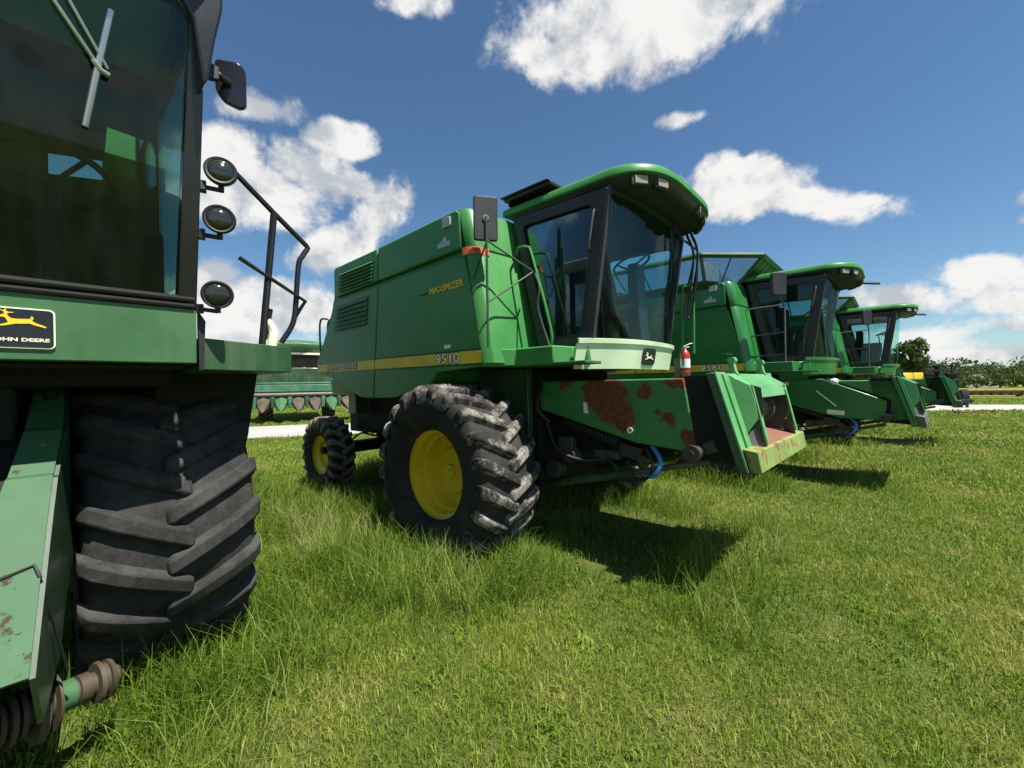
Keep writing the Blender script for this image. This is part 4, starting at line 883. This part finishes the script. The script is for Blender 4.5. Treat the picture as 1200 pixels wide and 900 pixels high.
# planter, drawbar, bar and red implement beyond the row
PL = empty('planter', (24.0, 24.4, 0), R(-4), 'planter with yellow hoppers and a black folding boom, beyond the row of combines', 'planter')
for k in range(2):
    h = G().prism([(-.25,1.50),(.25,1.50),(.34,1.62),(.34,1.90),(-.34,1.90),(-.34,1.62)], 'x', -1.15+.58*k, -.62+.58*k).build('seed_hopper', M['yellow'], PL, bevel=.03)
    G().box(-1.13+.58*k,-.64+.58*k,-.33,.33,1.905,1.95).build('lid', M['yellow'], h, bevel=.02)
g = G().box(-.9,2.3,-.08,.08,1.42,1.52); g.box(.1,2.1,-.25,-.18,2.0,2.09); g.box(.4,2.3,.1,.17,2.26,2.34); g.box(.9,1.05,-.2,.2,1.4,2.35); g.box(1.78,1.86,-.05,.05,1.4,2.42); g.tube([(-.2,0,1.6),(.9,0,2.2),(1.9,0,2.0)], .05); g.box(.3,.8,-.1,.1,1.7,1.95); g.box(1.5,2.1,-.1,.1,1.6,1.9)
g.build('folding_boom', M['underside'], PL, bevel=.01)
for k in range(5): G().box(-1.0+.62*k,-.78+.62*k,-.25,.45,.5,1.38).build('row_unit', M['green_dark'], PL, bevel=.03)
G().box(-1.0,1.3,-.10,-.02,1.20,1.26).build('yellow_tube', M['yellow'], PL)
wheel(PL, (2.05,-.40,.46), .48, .30, 16, .23, -1, 'rubber_clean', dish=.1, lug_h=.03, name='gauge_wheel', rimmat='iron', steer=R(60))
g = G().box(-.42,.38,-.07,.07,-.09,.07); g.box(.25,.42,-.10,.10,-.05,.04); g.cyl((.34,0,-.13),(.34,0,.10), .035, 10); g.box(-.36,-.28,-.05,.05,-.38,-.08); g.box(.10,.18,-.05,.05,-.38,-.08)
tg = tag(g.build('drawbar', M['black'], None, bevel=.01), 'black steel drawbar standing on the grass at the bend of the gravel road', 'drawbar'); tg.location = (23.9,21.9,.39); tg.rotation_euler = (0,0,R(-8))
g = G().box(-.9,.9,-.04,.04,0,.07); g.box(-.9,-.84,-.12,.12,0,.09); g.box(.84,.9,-.10,.10,0,.09); g.cyl((0,-.06,.035),(0,.06,.035), .05, 10)
tg = tag(g.build('steel_bar', M['red_old'], None, bevel=.005), 'rusty red steel bar lying on the lawn in front of the farthest combine', 'bar'); tg.location = (21.1,18.9,.01); tg.rotation_euler = (0,0,R(4))
RI = empty('tillage_implement', (38.9, 33.2, 0), R(-28), 'long low red implement with a dark box, lying beyond the gravel road', 'implement')
g = G().box(-2.6,2.2,-.10,.10,.16,.46); g.box(-2.6,2.2,.9,1.1,.16,.44)
for k in range(9): g.box(-2.55+.55*k,-2.42+.55*k,-.14,1.12,.12,.50)
g.build('frame', M['red_old'], RI, bevel=.01)
G().box(2.1,3.3,-.3,1.2,.10,.95).build('gear_box', M['black'], RI, bevel=.05)
for x in (-1.8, 1.4): G().lathe([(.10,-.08),(.20,-.1),(.23,-.05),(.23,.05),(.20,.1),(.10,.08)], (x,.5,.23), 'y', 20).build('wheel', M['rubber'], RI)

# ------------------------------------------------------------------ trees and shrubs
def leaf_mat(name, c0, c1, c2):
    m, nt = new_mat(name); n = N(nt)
    at = n('ShaderNodeAttribute', attribute_name='tint').outputs['Fac']
    col = n.ramp(at, [(.0, c0), (.5, c1), (1.0, c2)])
    d = n('ShaderNodeBsdfPrincipled', {'Base Color': col, 'Roughness': .6, 'Specular IOR Level': .25})
    t = n('ShaderNodeBsdfTranslucent', {'Color': n.mix(.35, col, (.20,.26,.03))})
    n('ShaderNodeOutputMaterial', {0: n('ShaderNodeMixShader', {0: .28, 1: d.outputs[0], 2: t.outputs[0]}).outputs[0]})
    return m
def np_mesh(name, V, F, mat, tint=None, parent=None, smooth=False):
    """V (n,3); F (m,k) with equal k"""
    me = bpy.data.meshes.new(name); k = F.shape[1]
    me.vertices.add(len(V)); me.vertices.foreach_set('co', V.astype(np.float32).ravel())
    me.loops.add(F.size); me.loops.foreach_set('vertex_index', F.astype(np.int32).ravel())
    me.polygons.add(len(F)); me.polygons.foreach_set('loop_start', np.arange(0, F.size, k, dtype=np.int32))
    me.update(calc_edges=True)
    if tint is not None:
        a = me.attributes.new('tint', 'FLOAT', 'POINT'); a.data.foreach_set('value', tint.astype(np.float32))
    me.materials.append(mat)
    if smooth: me.shade_smooth()
    o = bpy.data.objects.new(name, me); COL.objects.link(o)
    if parent: o.parent = parent
    return o
def leaf_cloud(centres, radii, per, size, flat=.8):
    """leaf quads scattered in many small clumps; returns V, F, tint"""
    Vs, T = [], []
    for (c, r_) in zip(centres, radii):
        m = per; d = RNG.normal(size=(m, 3)); d /= np.linalg.norm(d, axis=1)[:, None]
        p = np.array(c) + d*(r_*RNG.uniform(.35, 1.0, (m, 1))**.6)*np.array([1, 1, flat])
        nrm = d + RNG.normal(size=(m, 3))*.7; nrm /= np.linalg.norm(nrm, axis=1)[:, None]
        a = np.cross(nrm, RNG.normal(size=(m, 3))); a /= np.linalg.norm(a, axis=1)[:, None]; b = np.cross(nrm, a)
        s = size*RNG.uniform(.6, 1.3, (m, 1))
        q = np.stack([p-a*s, p-b*s*.55, p+a*s, p+b*s*.55], 1); Vs.append(q.reshape(-1, 3))
        T.append(np.repeat(np.clip(RNG.normal(.5, .2)+RNG.normal(0, .15, m), 0, 1), 4))
    V = np.concatenate(Vs); return V, np.arange(len(V)).reshape(-1, 4), np.concatenate(T)
LF = leaf_mat('tree_leaf', (.028,.050,.014), (.050,.084,.022), (.095,.13,.036))
LF_FAR = leaf_mat('far_leaf', (.022,.042,.018), (.042,.070,.028), (.080,.110,.046))
LF_SH = leaf_mat('shrub_leaf', (.030,.052,.012), (.060,.092,.020), (.11,.14,.035))
BARK = paint('bark', (.075,.055,.038), .9, .4, coat=0, bump=.3)
def tree(name, loc, h, cr, label, cat, n=26, size=.26, per=70):
    P = empty(name, loc, 0, label, cat, None)
    g = G(); g.tube([(0,0,-.1),(.06,.03,h*.25),(.0,.08,h*.5),(.1,.05,h*.85)], [.22*h/8,.17*h/8,.12*h/8,.03], 10)
    cs, rs = [], []
    for k in range(n):
        a = RNG.uniform(0, 2*math.pi); z = RNG.uniform(.38, 1.0); q = cr*math.sin(math.pi*min(1, max(.12, (1.05-z)/.75)))**.6*RNG.uniform(.3, 1.0)
        c = (q*math.cos(a), q*math.sin(a), h*z-.4); cs.append(c); rs.append(cr*RNG.uniform(.22, .40))
        if k % 2 == 0: g.tube([(.03,.05,h*(.30+.3*z-.1)), (c[0]*.5, c[1]*.5, c[2]*.85), c], [.07*h/8,.045*h/8,.015], 6)
    g.build('trunk', BARK, P, smooth=60)
    V, F_, T = leaf_cloud(cs, rs, per, size); np_mesh('crown', V, F_, LF, T, P)
    return P
tree('tree', (58.0, 60.0, 0), 7.3, 2.0, 'lone leafy tree rising above the cab of the farthest combine', 'tree', n=60, size=.17, per=130)
for k, (px, Y, h) in enumerate(((1128,60,1.6),(1143,58,1.9),(1157,62,1.7),(1171,57,2.1),(1186,60,1.8),(1199,58,2.3),(1215,60,2.0))):
    X = (px-600)/FPX*Y; cs, rs = [], []
    for j in range(9): cs.append((RNG.uniform(-1.0,1.0)*(1+h*.2), RNG.uniform(-.9,.9), h*RNG.uniform(.25,.75))); rs.append(h*RNG.uniform(.25,.42))
    V, F_, T = leaf_cloud(cs, rs, 90, .16)
    s = empty('shrub', (X, Y, 0), 0, ['low shrub beside the grey stone mound, first of the shrub row','second shrub right of the grey stone mound','low shrub in the middle of the shrub row beyond the red implement','rounded shrub behind the red implement\'s near end','lower shrub between two taller ones above the red implement','tallest shrub of the row, above the red implement\'s dark box','shrub past the dark box at the row\'s far right end'][k], 'shrub', 'shrubs beyond the gravel road')
    np_mesh('foliage', V, F_, LF_SH, T, s)
    g = G(); 
    for j in range(4): g.tube([(0,0,-.05),(cs[j][0]*.5,cs[j][1]*.5,cs[j][2]*.6),cs[j]], [.04,.03,.01], 5)
    g.build('stem', BARK, s)
# far woods: one mass
cs, rs = [], []
for k in range(150):
    t = k/149; az = R(-30+110*t)     # from the right round to the left behind the row
    dist = RNG.uniform(135, 190) if az < R(60) else RNG.uniform(220, 300)
    hh = RNG.uniform(4.2, 5.2)*(1+.12*math.sin(k*.7)) * (1.0 if az < R(42) else 1.05)
    for j in range(13):
        cs.append((dist*math.cos(az)+RNG.uniform(-5,5), dist*math.sin(az)+RNG.uniform(-5,5), hh*RNG.uniform(.08,.80))); rs.append(RNG.uniform(1.7,3.0))
V, F_, T = leaf_cloud(cs, rs, 100, .36)
w = np_mesh('far_woods', V, F_, LF_FAR, T); w['kind'] = 'stuff'; w['label'] = 'dark line of distant trees on the horizon'; w['category'] = 'trees'
# stone mound
g = G(); rows = []
for i in range(13):
    r_ = i/12; rows.append([(4.2*r_*math.cos(a)*(1+.12*math.sin(3*a)), 2.2*r_*math.sin(a), 1.85*(1-r_**1.3)*(1+.10*math.sin(5*a+i))-.05) for a in [2*math.pi*j/32 for j in range(32)]])
tag(g.grid(rows, closed=True).build('stone_mound', paint('mound_stone', (.15,.145,.135), .95, .3, coat=0, bump=.4), None, smooth=60), 'pale grey mound of stone in front of the distant trees', 'mound').location = (69.5, 62, 0)
g = None

# ------------------------------------------------------------------ grass
def grass_mat(name, stops, trans=.40):
    m, nt = new_mat(name); n = N(nt)
    at = n('ShaderNodeAttribute', attribute_name='tint').outputs['Fac']
    oc = n('ShaderNodeTexCoord').outputs['Object']
    flat = n('ShaderNodeVectorMath', {0: oc, 1: (1,1,0)}, operation='MULTIPLY').outputs[0]
    a = n.noise(flat, .55, 4, .6); b = n.noise(flat, 2.6, 4, .6)
    f = n.math('ADD', n.math('MULTIPLY', at, .50), n.math('ADD', n.math('MULTIPLY', n.smooth(a, .35, .68), .32), n.math('MULTIPLY', n.smooth(b, .35, .68), .24)), clamp=True)
    col = n.ramp(f, stops)
    d = n('ShaderNodeBsdfPrincipled', {'Base Color': col, 'Roughness': .55, 'Specular IOR Level': .30})
    t = n('ShaderNodeBsdfTranslucent', {'Color': col})
    n('ShaderNodeOutputMaterial', {0: n('ShaderNodeMixShader', {0: trans, 1: d.outputs[0], 2: t.outputs[0]}).outputs[0]})
    return m
G_LAWN = grass_mat('lawn_blade', [(.05,(.080,.165,.014)), (.30,(.155,.258,.022)), (.54,(.25,.325,.038)), (.78,(.38,.365,.090)), (1.0,(.55,.47,.22))])
G_TALL = grass_mat('tall_blade', [(.05,(.070,.150,.014)), (.4,(.150,.245,.024)), (.7,(.25,.31,.055)), (1.0,(.48,.45,.26))])
def blades(x, y, h, w, lean, tint, yaw=None, ldir=None, segs=2):
    m = len(x); yaw = RNG.uniform(0, 2*math.pi, m) if yaw is None else yaw
    ldir = RNG.uniform(0, 2*math.pi, m) if ldir is None else ldir
    dx, dy = np.cos(yaw)*w/2, np.sin(yaw)*w/2; lx, ly = np.cos(ldir)*lean*h, np.sin(ldir)*lean*h
    z = np.zeros(m)
    b0 = np.stack([x-dx, y-dy, z-.005], 1); b1 = np.stack([x+dx, y+dy, z-.005], 1)
    m0 = np.stack([x-dx*.8+lx*.35, y-dy*.8+ly*.35, h*.60], 1); m1 = np.stack([x+dx*.8+lx*.35, y+dy*.8+ly*.35, h*.60], 1)
    hz = h*np.sqrt(np.clip(1-.55*lean**2, .15, 1))
    t0 = np.stack([x-dx*.12+lx, y-dy*.12+ly, hz], 1); t1 = np.stack([x+dx*.12+lx, y+dy*.12+ly, hz], 1)
    V = np.stack([b0, b1, m0, m1, t0, t1], 1).reshape(-1, 3)
    k = np.arange(m)*6; F_ = np.concatenate([np.stack([k, k+1, k+3, k+2], 1), np.stack([k+2, k+3, k+5, k+4], 1)])
    return V, F_, np.repeat(tint, 6)
def machine_local(at, head, x, y):
    a = R(head); dx, dy = x-at[0], y-at[1]; return dx*math.cos(a)+dy*math.sin(a), -dx*math.sin(a)+dy*math.cos(a)
def vnoise(x, y, s, seed):
    """smooth value noise"""
    r_ = np.random.default_rng(seed); T = r_.random((64, 64)); fx, fy = x/s, y/s
    ix, iy = np.floor(fx).astype(int), np.floor(fy).astype(int); u, v = fx-ix, fy-iy; u = u*u*(3-2*u); v = v*v*(3-2*v)
    g_ = lambda i, j: T[i % 64, j % 64]
    return (g_(ix,iy)*(1-u)+g_(ix+1,iy)*u)*(1-v)+(g_(ix,iy+1)*(1-u)+g_(ix+1,iy+1)*u)*v
def box_dist(l, v, x0, x1, h):
    ox = np.maximum(np.maximum(x0-l, l-x1), 0); oy = np.maximum(np.abs(v)-h, 0); return np.hypot(ox, oy)
MACH = ((A_AT, A_H), (B_AT, B_H), (C_AT, C_H), (D_AT, D_H))
def zones(x, y):
    """0..1 how uncut the grass is, and how bare/shaded the ground under the machines is"""
    wob = (vnoise(x, y, .9, 5)-.5)*.7 + (vnoise(x, y, .3, 6)-.5)*.3
    tall = np.zeros_like(x); under = np.zeros_like(x)
    for i, (at, hd) in enumerate(MACH):
        l, v = machine_local(at, hd, x, y)
        d = box_dist(l, v, -4.3, 1.0, 1.65)+wob*.8; tall = np.maximum(tall, 1-np.clip((d-.05)/.40, 0, 1))
        d = box_dist(l, v, -.5, 2.25, 1.05)+wob*.8; tall = np.maximum(tall, .50*(1-np.clip((d-.0)/.35, 0, 1)))
        u = np.clip(1-box_dist(l, v, -3.4, 1.5, .85)/.35, 0, 1); under = np.maximum(under, u)
    l, v = machine_local(B_AT, B_H, x, y)      # uncut strip between the two nearest machines
    d = box_dist(l, v+2.8, -4.2, .15, 1.4)+wob; tall = np.maximum(tall, 1-np.clip((d)/.6, 0, 1))
    return tall, under
def solid(x, y):
    """inside a tyre's footprint or out on the road"""
    s = np.zeros(x.shape, bool)
    for at, hd in MACH:
        l, v = machine_local(at, hd, x, y)
        s |= (np.abs(l) < .33) & (np.abs(np.abs(v)-1.36) < .36)
        s |= (np.abs(l+3.57) < .22) & (np.abs(np.abs(v)-1.1) < .18)
    return s
def scatter(r0, r1, dens, a0=R(90-64), a1=R(90+64)):
    m = int(dens*.5*(r1*r1-r0*r0)*(a1-a0)); r_ = np.sqrt(RNG.uniform(r0*r0, r1*r1, m)); a = RNG.uniform(a0, a1, m)
    return r_*np.cos(a), r_*np.sin(a)
VV, FF, TT = [], [], []; TV, TF, TTn = [], [], []
def push(dst, b):
    V, F_, T = b; o = sum(len(q) for q in dst[0]); dst[0].append(V); dst[1].append(F_+o); dst[2].append(T)
Q = 1.0
for (r0, r1, dens, w, h) in ((.9,3.2,8200,.0050,.072),(3.2,5.5,4800,.0062,.075),(5.5,9,2200,.0085,.080),(9,15,900,.014,.085),(15,26,280,.028,.09),(26,48,70,.065,.10)):
    x, y = scatter(r0, r1, dens*Q); tall, und = zones(x, y); rdst = road_dist(x, y)
    patch = vnoise(x, y, .55, 9); fine_ = vnoise(x, y, .16, 10)
    keep = (~solid(x, y)) & (rdst > 2.3+.25*RNG.random(len(x))) & (RNG.random(len(x)) > und*.75) & (RNG.random(len(x)) < .55+.6*fine_)
    x, y, tall, und, patch, rdst = x[keep], y[keep], tall[keep], und[keep], patch[keep], rdst[keep]; m = len(x)
    hh = h*RNG.uniform(.35, 1.05, m)*(.6+.6*patch)
    dry = np.clip((vnoise(x, y, 1.1, 31)-.50)*2.4, 0, 1)*np.clip((vnoise(x, y, .28, 32)-.25)*1.8, 0, 1)
    tint = np.clip(RNG.beta(2, 3, m)*.80 + (RNG.random(m) < (.09+.60*dry))*.55, 0, 1)
    ldir = RNG.uniform(0, 2*math.pi, m)
    push((VV, FF, TT), blades(x, y, hh, w*RNG.uniform(.6, 1.3, m), np.clip(np.abs(RNG.normal(.55, .36, m)), 0, 1.2), tint, ldir=ldir))
for (r0, r1, dens, w) in ((1.2,3.5,2600,.0060),(3.5,6,2300,.0068),(6,9.5,1300,.0095),(9.5,15,600,.016),(15,20,150,.03)):
    x, y = scatter(r0, r1, dens*Q); tall, und = zones(x, y); cl = vnoise(x, y, .42, 21); rdst = road_dist(x, y)
    keep = (RNG.random(len(x)) < tall*(.45+.7*cl)) & (RNG.random(len(x)) > und*.80) & (~solid(x, y)) & (rdst > 2.6)
    x, y, tall, und, cl = x[keep], y[keep], tall[keep], und[keep], cl[keep]; m = len(x)
    hh = (.10+.26*tall*cl+.05*tall)*RNG.uniform(.5, 1.2, m)*(1-.55*und)
    ldir = R(-60)+1.6*(vnoise(x, y, .8, 22)-.5)*2 + RNG.normal(0, 1.3, m)
    push((TV, TF, TTn), blades(x, y, hh, w*RNG.uniform(.6, 1.25, m), np.clip(np.abs(RNG.normal(.55, .3, m)), 0, 1.25), np.clip(RNG.beta(2, 3, m)*.8+(RNG.random(m) < .06)*.5, 0, 1), ldir=ldir))
# tufts and pale seed stems round the tyres and along the mown edge
def ring_points(at, hd, l0, v0, rx, rv, m):
    a = RNG.uniform(0, 2*math.pi, m); q = RNG.uniform(.9, 1.35, m); l, v = l0+rx*q*np.cos(a), v0+rv*q*np.sin(a); h_ = R(hd)
    return at[0]+l*math.cos(h_)-v*math.sin(h_), at[1]+l*math.sin(h_)+v*math.cos(h_)
for at, hd in MACH:
    for l0, v0, rx, rv, m in ((0,-1.3,.52,.48,900),(0,1.3,.52,.48,900),(-3.57,-1.1,.4,.32,450),(-3.57,1.1,.4,.32,300)):
        x, y = ring_points(at, hd, l0, v0, rx, rv, m); k = y > .5; x, y = x[k], y[k]; m = len(x); hh = RNG.uniform(.12, .42, m)
        push((TV, TF, TTn), blades(x, y, hh, RNG.uniform(.004, .009, m), np.clip(np.abs(RNG.normal(.5, .35, m)), 0, 1.2), np.clip(RNG.beta(2, 2.5, m)*.8, 0, 1)))
for k in range(135):
    if k >= 95: c = bw(RNG.uniform(-1.2,1.0), RNG.uniform(-2.5,-1.85), 0)
    elif k < 30: c = bw(RNG.uniform(.2,1.0), RNG.uniform(-2.3,-1.8), 0)
    elif k < 55: c = bw(RNG.uniform(1.9,2.6), RNG.uniform(-1.2,1.6), 0)
    elif k < 75: c = bw(RNG.uniform(-3.2,.2), RNG.uniform(-2.4,-1.8), 0)
    else: c = (RNG.uniform(-1.7,-1.2), RNG.uniform(1.5,2.6), 0)
    m = 26; x = c[0]+RNG.normal(0, .055, m); y = c[1]+RNG.normal(0, .055, m)
    push((TV, TF, TTn), blades(x, y, RNG.uniform(.18, .46, m), RNG.uniform(.0035, .006, m), np.clip(np.abs(RNG.normal(.55, .35, m)), 0, 1.3), np.clip(RNG.normal(.78 if k % 3 else .4, .15, m), 0, 1)))
for (r0, r1, dens) in ((1.2,4.5,24),(4.5,9,7)):      # low broad-leaved weeds between the blades
    x, y = scatter(r0, r1, dens); cl = vnoise(x, y, .5, 41); k = (cl > .58) & ~solid(x, y); x, y = x[k], y[k]
    for q in range(7):
        m = len(x); a = RNG.uniform(0, 2*math.pi, m); ox, oy = x+RNG.normal(0, .03, m), y+RNG.normal(0, .03, m)
        push((VV, FF, TT), blades(ox, oy, RNG.uniform(.035, .06, m), RNG.uniform(.011, .019, m), RNG.uniform(.7, 1.2, m), np.clip(RNG.normal(.08, .05, m), 0, 1), yaw=a, ldir=a+math.pi/2))
lw = np_mesh('lawn_grass', np.concatenate(VV), np.concatenate(FF), G_LAWN, np.concatenate(TT)); lw['kind'] = 'stuff'; lw['label'] = 'short mown lawn grass with dry yellow patches'; lw['category'] = 'grass'
tl = np_mesh('tall_grass', np.concatenate(TV), np.concatenate(TF), G_TALL, np.concatenate(TTn)); tl['kind'] = 'stuff'; tl['label'] = 'uncut grass around the tyres of the parked combines'; tl['category'] = 'grass'
print('blades', sum(len(q) for q in VV)//6, sum(len(q) for q in TV)//6)

# ------------------------------------------------------------------ render settings
vs = SC.view_settings; vs.view_transform = 'Standard'; vs.look = 'None'; vs.exposure = .88; vs.gamma = 1.0; vs.use_curve_mapping = False
SC.render.engine = 'CYCLES'; SC.cycles.max_bounces = 8; SC.cycles.transparent_max_bounces = 24; SC.cycles.diffuse_bounces = 3; SC.cycles.glossy_bounces = 4
SC.cycles.use_denoising = True
